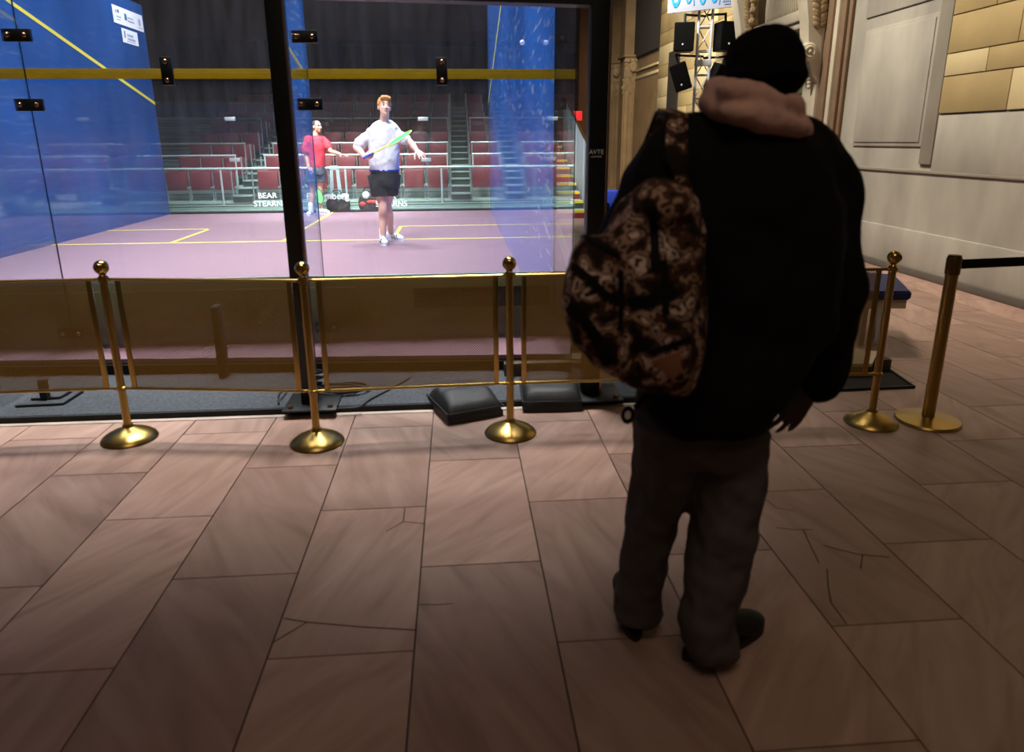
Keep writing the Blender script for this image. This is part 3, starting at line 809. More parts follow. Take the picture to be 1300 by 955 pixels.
def floor_bits():
    # padded black cushions
    def cushion(c, w, l, rz, h, lab, fold):
        M = Matrix.Rotation(rz, 3, 'Z'); mb = MB()
        n = 20; m = 14
        top, bot = [], []
        for j in range(m+1):
            for i in range(n+1):
                u = i/n*2-1; v = j/m*2-1
                e = max(0, (1-abs(u)**6)*(1-abs(v)**6))**.45
                k_ = fold(u, v)
                hh = h*(.15 + .85*e*k_) + .006*noise.noise(V((u*3+rz, v*3, 1)))
                p = M @ V((u*w/2*(1-.04*v*v), v*l/2*(1-.04*u*u), 0)) + c
                zb = .044 if p.y > -1.01 else .004
                top.append(p+V((0, 0, max(zb+.01, hh+.02)))); bot.append(p+V((0, 0, zb)))
        fs = []; q = (n+1)*(m+1)
        for j in range(m):
            for i in range(n):
                a = j*(n+1)+i; fs += [(a, a+1, a+n+2, a+n+1), (q+a+n+1, q+a+n+2, q+a+1, q+a)]
        for i in range(n):
            fs += [(i+1, i, q+i, q+i+1), (m*(n+1)+i, m*(n+1)+i+1, q+m*(n+1)+i+1, q+m*(n+1)+i)]
        for j in range(m):
            a = j*(n+1); b_ = a+n
            fs += [(a, a+n+1, q+a+n+1, q+a), (b_+n+1, b_, q+b_, q+b_+n+1)]
        mb.faces(top+bot, fs)
        t = thing('seat_cushion', c, lab, 'cushion', 'black padded cushions on the floor')
        obj('padding', mb, 'cushion_black', t, smooth=1.2)
        mb = MB()
        z = V((0, 0, h*.5)); P4 = [M @ V((sx*w*.49, sy*l*.49, 0)) + c + z for sx, sy in ((-1, -1), (1, -1), (1, 1), (-1, 1))]
        mb.tube(P4 + [P4[0]], .005, 6); obj('piping', mb, 'cable_black', t)
    cushion(V((G(588, 528).x+.01, -1.02, 0)), .35, .38, .36, .125, 'lumpy black cushion lying turned on the floor left of the stanchion', lambda u, v: .8+.25*_c(v*2.2-.4)-.18*max(0, 1-abs(v-.15)*6))
    cushion(V((G(706, 530).x, -.88, 0)), .36, .46, -.04, .13, 'black cushion with two soft ribs, lying square on the carpet edge', lambda u, v: .85-.3*max(0, 1-abs(v-.1)*8)-.25*max(0, 1-abs(v-.6)*8))
    # cables behind the second stanchion
    def cable(pts, lab, z=.046, r=.006):
        ps = []
        for i in range(len(pts)-1):
            a, b = V(pts[max(i-1, 0)]), V(pts[i]); c, d = V(pts[i+1]), V(pts[min(i+2, len(pts)-1)])
            for k in range(6):
                t = k/6; ps.append(.5*((2*b)+(c-a)*t+(2*a-5*b+4*c-d)*t*t+(3*b-a-3*c+d)*t**3))
        ps.append(V(pts[-1]))
        mb = MB(); mb.tube(ps, r, 8); tag(obj('power_cable', mb, 'cable_black', loc=ps[0].copy()), lab, 'cable', 'cables on the carpet')
    g = lambda x, y, z=.047: G(x, y, z)
    cable([g(354, 513), g(353, 506, .06), g(356, 499, .08), g(366, 494)], 'short black cable looping up at the left of the post base')
    cable([g(372, 519), g(400, 520), g(432, 519), g(455, 517), g(470, 507), g(495, 494), g(520, 480)], 'long black cable snaking right from the post base over the carpet')
    random.seed(11); c = g(432, 496); pts = []
    for i in range(44):
        a = i*.62; r = .10+.035*_s(i*.37)
        pts.append(c + V((r*1.35*_c(a), r*.7*_s(a), .0015*i*.5)))
    cable(pts, 'coiled heap of black cable beside the lighting post', r=.007)
    pts = [g(402+8*_s(i*1.9), 470+i*2.2, .30-.018*i) for i in range(14)]
    cable(pts, 'bunch of black cable hanging down by the lighting post', r=.008)
    # black stand foot frame on the carpet at left
    t = thing('stand_foot', g(62, 500), 'black flat steel foot frame lying on the carpet at the left', 'stand')
    mb = MB(); z = .044
    for a, b in (((20, 516), (80, 513)), ((80, 513), (105, 497)), ((40, 507), (76, 505)), ((76, 505), (90, 497))):
        mb.tube([G(*a, z+.004), G(*b, z+.004)], .008, 6)
    mb.box(g(58, 506)+V((-.02, -.02, 0)), g(58, 506)+V((.02, .02, .12))); obj('frame', mb, 'black_metal', t)
    # bench with blue cushion beyond the barrier on the right
    c = V((8.95, .42, 0))
    t = thing('padded_bench', c, 'low bench with dark blue cushion and cream rim behind the brass barrier', 'bench')
    A = [on_ for on_ in (G(1158, 371, .47), G(1136, 349, .47), G(1080, 345, .47), G(1076, 371, .47))]
    mb = MB(); mb.prism([p - V((0, 0, .06)) for p in A], (0, 0, .065)); bmesh.ops.bevel(mb.bm, geom=mb.bm.edges[:], offset=.012, segments=2, affect='EDGES'); obj('cushion', mb, 'seat_blue', t)
    ctr = sum(A, V())*.25
    mb = MB(); mb.prism([ctr + (p-ctr)*.9 - V((0, 0, .13)) for p in A], (0, 0, .07)); obj('rim', mb, 'cream_rim', t)
    for p in A:
        q = ctr + (p-ctr)*.30; mb = MB(); mb.box((q.x-.02, q.y-.02, 0), (q.x+.02, q.y+.02, .345)); obj('leg', mb, 'steel_grey', t)
    # low beige box and dark mat at its foot
    a = G(1064, 497); b = G(1160, 493)
    mb = MB(); mb.prism([a, b, G(1124, 468), G(1050, 470)], (0, 0, .010)); mb.k = 1
    e = [a, b, G(1124, 468)]
    for p, q in zip(e, e[1:]): mb.tube([p+V((0, 0, .008)), q+V((0, 0, .008))], .012, 6)
    tag(obj('floor_mat', mb, ['mat_dark', 'black_metal'], loc=(a+b)*.5), 'thin dark mat with black edge under the beige box by the barrier', 'mat')
    q = [G(1070, 478, .012), G(1104, 478, .012), G(1112, 462, .012), G(1070, 456, .012)]
    t = thing('low_box', sum(q, V())*.25, 'low beige topped box on the dark mat beside the right stanchion', 'box')
    mb = MB(); mb.prism(q, (0, 0, .07)); obj('body', mb, 'brown_board', t)
    mb = MB(); cc = sum(q, V())*.25; mb.prism([cc+(p-cc)*1.04+V((0, 0, .07)) for p in q], (0, 0, .02)); obj('lid', mb, 'cream_rim', t)
    q = G(1121, 470, .012); mb = MB(); mb.box(q+V((-.035, -.03, 0)), q+V((.035, .05, .085)), .006)
    tag(obj('wooden_block', mb, 'brown_board', loc=q), 'small brown block on the dark mat behind the stanchion foot', 'block')
    # bits beside the court corner seen through the mesh
    a = P(640, 446, -.55); b = P(724, 468, -.55)
    mb = MB(); mb.box((a.x, -.56, .042), (b.x, -.50, .13), .003); tag(obj('kick_board', mb, 'brown_board', loc=V(((a.x+b.x)/2, -.55, .042))), 'brown board standing along the court corner behind the mesh panel', 'board')
    c0 = V((6.78, .2, 0)); t = thing('equipment_case', c0, 'grey and brown equipment case beside the right court corner', 'case')
    mb = MB(); mb.box((6.6, .0, 0), (6.95, .5, .26), .01); obj('body', mb, 'brown_board', t)
    mb = MB(); mb.box((6.58, -.02, .26), (6.97, .52, .36), .01); obj('lid', mb, 'steel_grey', t)
    mb = MB(); mb.box((6.72, -.03, .20), (6.82, .0, .29), .004); obj('latch', mb, 'bolt_steel', t)
    a = G(706, 285); b = G(727, 352)
    mb = MB(); s = V((.05, 0, 0)); mb.prism([a-s, b-s, b+s, a+s], (0, 0, .03))
    tag(obj('trim_2', mb, 'rail_white'), 'pale metal edging strip on the floor right of the court', kind='structure')
floor_bits()

# ================================================================ GRANDSTAND
ROWS = 8
def row_y(i): return 10.62 + .80*i
def row_z(i): return .34 + .265*i          # walking level of each row
def grandstand():
    t = thing('grandstand', (3.2, 10.2, 0), 'stepped grey steel grandstand behind the court with two aisle stairs', 'grandstand')
    blocks = [(-2.6, 1.10), (1.52, 5.60), (6.04, 7.4)]
    mb = MB()
    for i in range(ROWS):
        y = row_y(i)-.38; z = row_z(i)
        mb.k = 0; mb.box((-2.6, y, z-.265 if i else 0), (7.4, y+.84, z), .004)
        mb.k = 1; mb.box((-2.6, y-.006, z-.05), (7.4, y, z-.038)); mb.box((-2.6, y-.006, z-.16), (7.4, y, z-.15))
        if i == 4: mb.k = 2; mb.box((-2.6, y-.01, z-.03), (7.4, y+.05, z+.004))
    obj('platform', mb, ['riser_grey', 'tread_dark', 'step_yellow'], t)
    mb = MB()
    for k in range(3):
        mb.k = 0; mb.box((-2.6, 9.95+.1*k, 0), (7.4, 10.30, .10+.09*k), .003)
        mb.k = 1; mb.box((-2.6, 9.946+.1*k, .07+.09*k), (7.4, 9.95+.1*k, .08+.09*k))
    obj('front_ledge', mb, ['riser_grey', 'tread_dark'], t)
    for x0, x1 in ((1.12, 1.50), (5.62, 6.02)):
        mb = MB()
        for i in range(2*ROWS):
            z = .34 + .1325*(i+1); y = row_y(0)-.42+.40*i
            mb.k = 0; mb.box((x0, y, z-.03), (x1, y+.30, z), .003); mb.k = 1; mb.box((x0, y+.02, z-.1325), (x1, y+.03, z-.03))
        obj('aisle_stair', mb, ['riser_grey', 'tread_dark'], t)
        for x in (x0-.02, x1+.02):
            for i in range(ROWS):
                mb = MB(); mb.tube([(x, row_y(i)-.3, row_z(i)), (x, row_y(i)-.3, row_z(i)+.62)], .016, 6); obj('handrail_post', mb, 'steel_grey', t)
    # rails in front of the rows
    def rail(y, z, x0, x1, m, r, posts, foot, lab):
        q = thing('guard_rail', ((x0+x1)/2, y, foot), lab, 'rail', 'guard rails of the grandstand')
        mb = MB(); mb.tube([(x0, y, z), (x1, y, z)], r, 8); obj('top_rail', mb, m, q)
        for x in posts: mb = MB(); mb.tube([(x, y, foot), (x, y, z)], r*.85, 8); obj('post', mb, m, q)
    rail(10.20, 1.012, -2.6, 7.4, 'rail_white', .024, [-1.6, .93, 3.44, 5.42, 7.3], .34-.065, 'long white front guard rail running the full width of the stand')
    for x0, x1, nm in ((-2.6, 1.02, 'left'), (1.60, 5.56, 'middle'), (6.08, 7.4, 'right')):
        rail(row_y(1)-.36, 1.255, x0, x1, 'rail_white', .019, [x0+.02, x1-.02], row_z(1), 'white guard rail in front of the second seat row, %s block' % nm)
        rail(row_y(2)-.36, 1.50, x0, x1, 'steel_grey', .018, [x0+.02, x1-.02], row_z(2), 'grey guard rail in front of the third seat row, %s block' % nm)
        rail(row_y(4)-.36, 2.08, x0, x1, 'steel_grey', .016, [x0+.02, x1-.02], row_z(4), 'grey guard rail in front of the fifth seat row, %s block' % nm)
    # seats
    proto = None
    ordn = ['front', 'second', 'third', 'fourth', 'fifth', 'sixth', 'seventh', 'top']; num = ['first', 'second', 'third', 'fourth', 'fifth', 'sixth', 'seventh', 'eighth', 'ninth']
    for i in range(ROWS):
        for bi, (x0, x1) in enumerate(blocks):
            a = max(x0, -.75); n = int((min(x1, 7.0)-a)/.485)
            if bi == 0: xs = [x1-.24-.485*k for k in range(n)]
            else: xs = [a+.24+.485*k + (.0 if n < 5 else k*(x1-a-.485*n)/(n-1)*.9) for k in range(n)]
            for k, x in enumerate(xs):
                lab = 'red folding seat in the %s row, %s %s' % (ordn[i], num[k], ['left of the left aisle stairs', 'from the left in the middle block', 'right of the right aisle stairs'][bi])
                c = V((x, row_y(i)+.02, row_z(i)))
                if proto is None:
                    proto = thing('stadium_seat', c, lab, 'seat', 'red folding seats of the grandstand')
                    mb = MB()
                    pr = []
                    for u in range(9):
                        w = (u/8-.5)*.44; pr.append(V((c.x+w, c.y+.03+.035*_c(w*6), 0)))
                    rings = []
                    for z, dy in ((.24, 0), (.30, 0), (.56, .03), (.62, .05)):
                        rings.append([V((p.x, p.y+dy, c.z+z)) for p in pr] + [V((p.x, p.y+dy+.02, c.z+z)) for p in reversed(pr)])
                    mb.loft(rings); obj('backrest', mb, 'seat_red', proto)
                    mb = MB(); mb.box(c+V((-.205, -.06, .22)), c+V((.205, -.015, .60)), .014); obj('seat', mb, 'seat_red', proto)
                    for sx in (-1, 1):
                        mb = MB(); X = c.x+sx*.222
                        mb.tube([(X, c.y+.07, c.z+.60), (X, c.y+.04, c.z+.28), (X, c.y-.02, c.z+.24), (X, c.y-.02, c.z+.01)], .012, 6)
                        mb.box((X-.02, c.y-.07, c.z), (X+.02, c.y+.03, c.z+.015)); mb.box((X-.016, c.y-.09, c.z+.25), (X+.016, c.y+.02, c.z+.29), .004)
                        obj('leg', mb, 'steel_grey', proto)
                else: dup(proto, c - proto.location, lab)
    # things on and before the stand
    c = V((3.26, 10.02, .33-.05)); t = thing('easel_stand', V((3.26, 9.99, .28)), 'pale grey narrow A-shaped folding stand leaning at the front rail', 'stand')
    for s in (-1, 1):
        mb = MB(); mb.prism([V((3.26+s*.03, 9.96, 1.05)), V((3.26+s*.085, 9.96, 1.05)), V((3.26+s*.14, 9.96, .20)), V((3.26+s*.05, 9.96, .20))], (0, .03, 0)); obj('leg', mb, 'easel_grey', t)
    mb = MB(); mb.box((3.18, 9.955, .98), (3.34, 9.995, 1.06), .005); obj('top_bar', mb, 'easel_grey', t)
    def bag(c, w, d, h, lab, cols, parts):
        t = thing('sports_bag', c, lab, 'bag')
        mb = MB(); mb.ell(c+V((0, 0, h*.48)), (w*.5, d*.5, h*.5)); mb.ell(c+V((0, 0, h*.3)), (w*.48, d*.5, h*.3)); blob('body', mb, cols[0], t, .012, 4, .008, 14)
        for nm, m, off, r in parts:
            mb = MB(); mb.ell(c+V(off), r); o = blob(nm, mb, m, t, .01, 3, .004, 20)
        mb = MB(); mb.tube([c+V((-.12, -.05, h*.85)), c+V((-.06, -.08, h+.08)), c+V((.06, -.08, h+.08)), c+V((.12, -.05, h*.85))], .012, 6); obj('handle', mb, 'strap_black', t)
    bag(V((3.30, 9.90, .10)), .50, .22, .40, 'black racket bag with white and teal flaps at the rear glass', ['bag_black'],
        [('flap', 'bag_white', (-.16, -.06, .36), (.12, .07, .05)), ('flap', 'bag_white', (.15, -.06, .35), (.09, .07, .07)), ('flap', 'bag_teal', (.03, -.10, .33), (.05, .04, .09))])
    bag(V((3.93, 9.90, .10)), .46, .22, .46, 'black and red bag with round white badge at the rear glass', ['bag_black'],
        [('badge', 'bag_white', (-.05, -.10, .38), (.075, .03, .08)), ('pocket', 'bag_red', (.08, -.09, .24), (.14, .05, .045)), ('pocket', 'bag_red', (-.12, -.09, .20), (.08, .04, .05))])
grandstand()

def side_stand():
    t = thing('side_stair', (8.2, 10.2, 0), 'grey side stairs with yellow step edges and tall grey panels', 'stairs')
    n = 9
    for i in range(n):
        y = 9.35 + .46*i; z = .155*(i+1); x0 = 7.55; x1 = 8.36 + .0*i
        mb = MB(); mb.box((x0, y, 0 if i == 0 else z-.17), (x1, y+.48, z), .003); mb.k = 1; mb.box((x0, y-.008, z-.045), (x1, y+.05, z+.004)); mb.k = 2; mb.box((x0, y-.004, z-.155), (x1, y, z-.05))
        obj('step', mb, ['riser_grey', 'step_yellow', 'tread_dark' if i % 2 else 'seat_red'], t)
    for i in range(4):
        y0 = 9.15+1.0*i; zt0 = 1.22+.34*i
        mb = MB(); mb.prism([V((8.40, y0, .02 if i == 0 else .155*i*1.6)), V((8.40, y0+.96, .155*i*1.6+.02)), V((8.40, y0+.96, zt0+.33)), V((8.40, y0, zt0))], (.05, 0, 0)); obj('side_panel', mb, 'panel_grey', t)
        mb = MB(); mb.tube([(8.42, y0, zt0+.01), (8.42, y0+.97, zt0+.345)], .025, 8); obj('handrail', mb, 'dark_brass', t)
    mb = MB(); mb.box((8.35, 9.0, 0), (8.75, 9.14, .34), .01); tag(obj('floor_block', mb, 'sponsor_blue' if 'sponsor_blue' in MATS else 'trim_blue', loc=V((8.5, 9.07, 0))), 'small blue block at the foot of the side stairs', 'block')
    mb = MB(); q = P(770, 243, 9.0); mb.box((q.x-.1, 9.0, 0), (q.x+.5, 9.4, q.z), .01); tag(obj('floor_block', mb, 'trim_blue', loc=V((q.x, 9.2, 0))), 'blue box glimpsed between the black post and the man', 'block')
side_stand()

# ================================================================ SPEAKER TOWER
def tower():
    TY = 8.3; b = V((P(891, 100, TY).x, TY, 0)); M = Matrix.Rotation(-.32, 3, 'Z')
    t = thing('truss_tower', b, 'silver square lattice truss tower carrying speakers and a banner', 'truss')
    h = 4.3; w = .115
    cs = [b + M @ V((sx*w, sy*w, 0)) for sx, sy in ((-1, -1), (1, -1), (1, 1), (-1, 1))]
    for c in cs: mb = MB(); mb.tube([c+V((0, 0, .02)), c+V((0, 0, h))], .024, 8); obj('chord', mb, 'alu', t)
    for i in range(4):
        a, c = cs[i], cs[(i+1) % 4]; mb = MB(); z = .25; k = 0
        while z < h-.2:
            mb.tube([a+V((0, 0, z)), c+V((0, 0, z))], .012, 6)
            p, q = (a, c) if k % 2 else (c, a)
            mb.tube([p+V((0, 0, z)), q+V((0, 0, z+.40))], .010, 6); z += .40; k += 1
        obj('lattice', mb, 'alu', t)
    q = P(893, 80, TY-.15).z
    mb = MB(); mb.box(b+M @ V((-.15, -.155, 0))+V((0, 0, q-.05)), b+M @ V((.15, -.135, 0))+V((0, 0, q+.05)), .004); obj('joint_plate', mb, 'alu', t)
    mb = MB(); mb.box(b+V((-.4, -.4, 0)), b+V((.4, .4, .02))); obj('base_plate', mb, 'alu', t)
    def speaker(px0, px1, py0, py1, tilt, lab, yaw, rotz=0):
        c = P((px0+px1)/2, (py0+py1)/2, TY-.15); sc_ = (P(px1, py0, TY-.15)-P(px0, py0, TY-.15)).x; hh = P(px0, py0, TY-.15).z-P(px0, py1, TY-.15).z
        R_ = Matrix.Rotation(yaw, 3, 'Z') @ Matrix.Rotation(tilt, 3, 'X') @ Matrix.Rotation(rotz, 3, 'Y')
        s = thing('loudspeaker', c, lab, 'speaker', 'black loudspeakers on the truss tower')
        w2, d2, h2 = sc_*.46, sc_*.42, hh*.46
        def q(x, y, z): return c + R_ @ V((x, y, z))
        mb = MB(); mb.prism([q(-w2, -d2, -h2), q(w2, -d2, -h2), q(w2*.7, d2, -h2), q(-w2*.7, d2, -h2)], (R_ @ V((0, 0, 2*h2)))); bmesh.ops.bevel(mb.bm, geom=mb.bm.edges[:], offset=.012, segments=2, affect='EDGES'); obj('cabinet', mb, 'black_plastic', s)
        mb = MB(); mb.prism([q(-w2*.9, -d2-.006, -h2*.92), q(w2*.9, -d2-.006, -h2*.92), q(w2*.9, -d2-.006, h2*.92), q(-w2*.9, -d2-.006, h2*.92)], R_ @ V((0, .008, 0))); obj('grille', mb, 'speaker_grille', s)
        mb = MB(); mb.ell(q(-w2*.1, -d2-.006, -h2*.55), .02, seg=10); obj('badge', mb, 'rail_white', s)
        mb = MB(); mb.tube([q(0, 0, h2), q(0, .02, h2+.16)], .022, 8); mb.tube([q(0, .02, h2+.14), b+V((0, 0, q(0, 0, h2+.14).z))], .02, 8); obj('bracket', mb, 'black_metal', s)
    speaker(855, 882, 28, 68, 0, 'upper left black loudspeaker hanging on the truss tower', -.3)
    speaker(906, 934, 27, 67, 0, 'upper right black loudspeaker hanging on the truss tower', .25)
    speaker(854, 877, 78, 116, .2, 'lower left black loudspeaker tilted down on the truss tower', -.45, -.30)
    speaker(899, 921, 80, 117, .25, 'lower right black loudspeaker tilted down on the truss tower', .3, .28)
    # tilted banner across the top
    a = P(848, 17, TY-.05); e = P(934.5, 8, TY-.4); up = V((0, 0, .95))
    s = thing('banner', (a+e)*.5, 'white banner with large blue script at the top of the truss tower', 'banner')
    mb = MB(); mb.prism([a, e, e+up, a+up], V((0, .05, 0))); obj('panel', mb, 'banner_white', s, smooth=0)
    d = (e-a); dn = d.normalized(); nn = dn.cross(V((0, 0, 1))).normalized()
    def sp(u, v, o=.006): return a + d*u + V((0, 0, v)) + nn*o
    def blobs(name, polys, m):
        mb = MB()
        for poly in polys: mb.prism([sp(*p_) for p_ in poly], nn*.004)
        obj(name, mb, m, s, smooth=0)
    def oval(u, v, ru, rv, th, n=22):
        out = []
        for i in range(n):
            a0, a1 = 2*PI*i/n, 2*PI*(i+1)/n
            out.append([(u+ru*_c(a0), v+rv*_s(a0)), (u+ru*_c(a1), v+rv*_s(a1)), (u+(ru-th)*_c(a1), v+(rv-th*1.3)*_s(a1)), (u+(ru-th)*_c(a0), v+(rv-th*1.3)*_s(a0))])
        return out
    L = oval(.11, .30, .075, .22, .035) + [[(.10, .10), (.075, .16), (.13, .16)]]
    L += oval(.30, .27, .05, .15, .028) + [[(.375, .09), (.388, .09), (.36, .5), (.345, .5)]] + oval(.505, .25, .055, .17, .032) + oval(.675, .22, .05, .13, .03) + [[(.745, .06), (.757, .06), (.785, .5), (.77, .5)]]
    blobs('script_letters', L, 'banner_blue')
    blobs('small_print', [[(.80+.03*i, .09), (.82+.03*i, .09), (.82+.03*i, .16), (.80+.03*i, .16)] for i in range(6)] + [[(.82, .05), (.97, .05), (.97, .065), (.82, .065)]], 'banner_grey')
    # dark slot in the ashlar behind
    mb = MB(); y0 = W(849, 100).y; y1 = W(862, 100).y; mb.box((WX-.03, y1, W(862, 140).z), (WX+.06, y0, W(855, 65).z), .01)
    tag(obj('window_1', mb, 'dark_hall'), 'tall narrow dark opening in the yellow block wall', kind='structure')
tower()
# ================================================================ PEOPLE
def hand(mb, w, f, n, th, curls=(.35, .35, .35, .35), s=1.0, spread=.10, thumb=(.75, .35)):
    """w wrist, f towards the knuckles, n the way the palm faces, th thumb side"""
    f = V(f).normalized(); th = (V(th) - f*V(th).dot(f)).normalized(); n = (V(n) - f*V(n).dot(f) - th*V(n).dot(th)).normalized()
    R_ = Matrix((th, f, n)).transposed()
    mb.ell(V(w)+f*.048*s, (.038*s, .052*s, .0145*s), R_, 14)
    L = (.074, .082, .076, .060); off = (.030, .0105, -.0095, -.029); kn = (.088, .092, .088, .080)
    for i in range(4):
        k = V(w) + f*kn[i]*s + th*off[i]*s
        mb.capsule([V(w)+th*off[i]*.55*s+f*.015*s, k], [.0125*s, .0105*s], 8)
        d = (f + th*spread*(1.5-i)*.8).normalized(); p = [k]; a = 0
        for q, fr in enumerate((.45, .30, .25)):
            a += curls[i]*(.8 if q == 0 else 1)
            k = k + (d*_c(a) + n*_s(a))*L[i]*fr*s; p.append(k)
        mb.capsule(p, [.0098*s, .0092*s, .0085*s, .0068*s], 8)
    b = V(w) + f*.022*s + th*.022*s + n*.006*s
    d1 = (th*thumb[0] + f*.6 + n*thumb[1]).normalized(); d2 = (d1 + f*.5 + n*.25).normalized()
    mb.capsule([b, b+d1*.042*s, b+d1*.042*s+d2*.03*s, b+d1*.042*s+d2*.056*s], [.014*s, .011*s, .0098*s, .007*s], 8)

def head_shape(mb, c, fw, up, s=1.0):
    fw = V(fw).normalized(); up = (V(up)-fw*V(up).dot(fw)).normalized(); lt = up.cross(fw)      # lt: the person's left
    R_ = Matrix((lt, fw, up)).transposed()
    at = lambda x, y, z: c + (lt*x + fw*y + up*z)*s
    mb.ell(at(0, -.012, .03), V((.074, .095, .088))*s, R_, 22)
    mb.ell(at(0, .022, -.035), V((.060, .070, .078))*s, R_, 18)
    mb.ell(at(0, .052, -.085), V((.034, .034, .026))*s, R_, 12)                # chin
    mb.ell(at(0, .070, .030), V((.052, .022, .014))*s, R_, 12)                # brow
    mb.capsule([at(0, .084, .018), at(0, .098, -.012), at(0, .106, -.026)], [.009*s, .011*s, .013*s], 8)
    for x in (-1, 1):
        mb.ell(at(x*.034, .066, -.02), V((.024, .022, .024))*s, R_, 10)        # cheek
        mb.ell(at(x*.076, -.012, -.008), V((.010, .022, .034))*s, Matrix.Rotation(0, 3, 'Z') @ R_, 10)   # ear
        mb.ell(at(x*.012, .094, -.030), V((.009, .010, .008))*s, R_, 8)
    mb.ell(at(0, .080, -.058), V((.024, .013, .012))*s, R_, 10)               # mouth
    return at, R_
def face_parts(at, R_, s, parent, hair, brow=True):
    for x in (-1, 1):
        mb = MB(); mb.k = 0; mb.ell(at(x*.031, .080, .006), V((.013, .009, .007))*s, R_, 12); mb.k = 1; mb.ell(at(x*.031, .085, .007), V((.008, .006, .007))*s, R_, 10)
        obj('eye', mb, ['letter_white', 'eye_dark'], parent)
        if brow:
            mb = MB(); mb.capsule([at(x*.014, .090, .032), at(x*.032, .089, .038), at(x*.05, .076, .032)], [.004*s, .005*s, .003*s], 6); obj('eyebrow', mb, hair, parent)
    mb = MB(); mb.ell(at(0, .0905, -.055), V((.022, .006, .006))*s, R_, 10); mb.ell(at(0, .0885, -.064), V((.018, .007, .006))*s, R_, 10); obj('lips', mb, 'lip', parent)

def shoe(ank, d, ground, mats, parent, s=1.0, sole='shoe_white'):
    d = V((d[0], d[1], 0)).normalized(); lt = V((0, 0, 1)).cross(d); R_ = Matrix((lt, d, V((0, 0, 1)))).transposed()
    c = V((ank.x, ank.y, ground))
    mb = MB()
    mb.ell(c + d*.05*s + V((0, 0, .052*s)), V((.044, .14, .042))*s, R_, 16); mb.ell(c + d*.13*s + V((0, 0, .040*s)), V((.047, .075, .034))*s, R_, 14)
    mb.ell(c - d*.035*s + V((0, 0, .06*s)), V((.040, .055, .055))*s, R_, 14); mb.capsule([c + V((0, 0, .07*s)), c + V((0, 0, .105*s))], [.046*s, .045*s], 12)
    u = blob('shoe', mb, mats[0], parent, .007, 4)
    mb = MB(); pts = []
    for k in range(28):
        a = 2*PI*k/28; w = .046 if _s(a) > 0 else .040
        pts.append(c + (lt*(w*_c(a)) + d*(.055 + .155*_s(a)))*s + V((0, 0, .001)))
    mb.loft([pts, [p+V((0, 0, .024*s)) for p in pts]]); obj('sole', mb, sole, u)
    if len(mats) > 1:
        mb = MB()
        for x in (-1, 1):
            for k in range(3): mb.capsule([c+(lt*x*.030+d*(.03+.045*k))*s+V((0, 0, .074*s)), c+(lt*x*.044+d*(.055+.045*k))*s+V((0, 0, .03*s))], [.0075*s, .0065*s], 6)
        for k in range(4): mb.capsule([c+(lt*-.022+d*(.04+.028*k))*s+V((0, 0, (.092-.006*k)*s)), c+(lt*.022+d*(.045+.028*k))*s+V((0, 0, (.092-.006*k)*s))], [.005*s, .005*s], 6)
        obj('trim', mb, mats[1], u)
    return u
def ring(c, a, b, n=24, e=2.4, tilt=None):
    """superellipse ring: a = half-width vector, b = half-depth vector"""
    out = []
    for k in range(n):
        t = 2*PI*k/n; cc, ss = _c(t), _s(t)
        out.append(c + a*(math.copysign(abs(cc)**(2/e), cc)) + b*(math.copysign(abs(ss)**(2/e), ss)))
    return out

def racket(name_label, butt, throat, hc, L, Wd, wide, smat, facing):
    """butt-end to throat, head centre hc, half-length vector L, half-width vector Wd"""
    t = thing('squash_racket', butt, name_label, 'racket')
    mb = MB(); mid = butt + (throat-butt)*.5
    mb.tube([butt, mid], .016, 10); obj('grip', mb, 'grip_blue', t)
    tip = hc - L
    mb = MB(); mb.tube([mid, throat, tip], [.010, .009, .009], 8)
    for sgn in (-1, 1): mb.tube([throat, hc - L*.72 + Wd*.62*sgn], [.008, .008], 8)
    n = 32; pts = [hc + L*_c(2*PI*k/n) + Wd*_s(2*PI*k/n) for k in range(n)]
    prev = None; rings = []
    nn = L.cross(Wd).normalized()
    for k in range(n):
        o = (pts[k]-hc).normalized(); rings.append([pts[k] + (o*_c(2*PI*q/8) + nn*_s(2*PI*q/8))*.008 for q in range(8)])
    mb.loft(rings, closed=True); obj('frame', mb, ['racket_frame'] if not wide else [wide], t)
    mb = MB(); inner = [hc + L*.97*_c(2*PI*k/n) + Wd*.97*_s(2*PI*k/n) for k in range(n)]
    # strings: two families of thin bars close together
    for i in range(-8, 9):
        u = i/8.6; h = math.sqrt(max(0, 1-u*u))*.97
        w = Wd.normalized()*.0040; l = L.normalized()*.0040
        p, q = hc + Wd*u - L*h, hc + Wd*u + L*h; mb.faces([p-w, p+w, q+w, q-w], [(0, 1, 2, 3)])
        p, q = hc + L*u - Wd*h, hc + L*u + Wd*h; mb.faces([p-l+nn*.001, p+l+nn*.001, q+l+nn*.001, q-l+nn*.001], [(0, 1, 2, 3)])
    obj('strings', mb, smat, t, smooth=0)
    return t

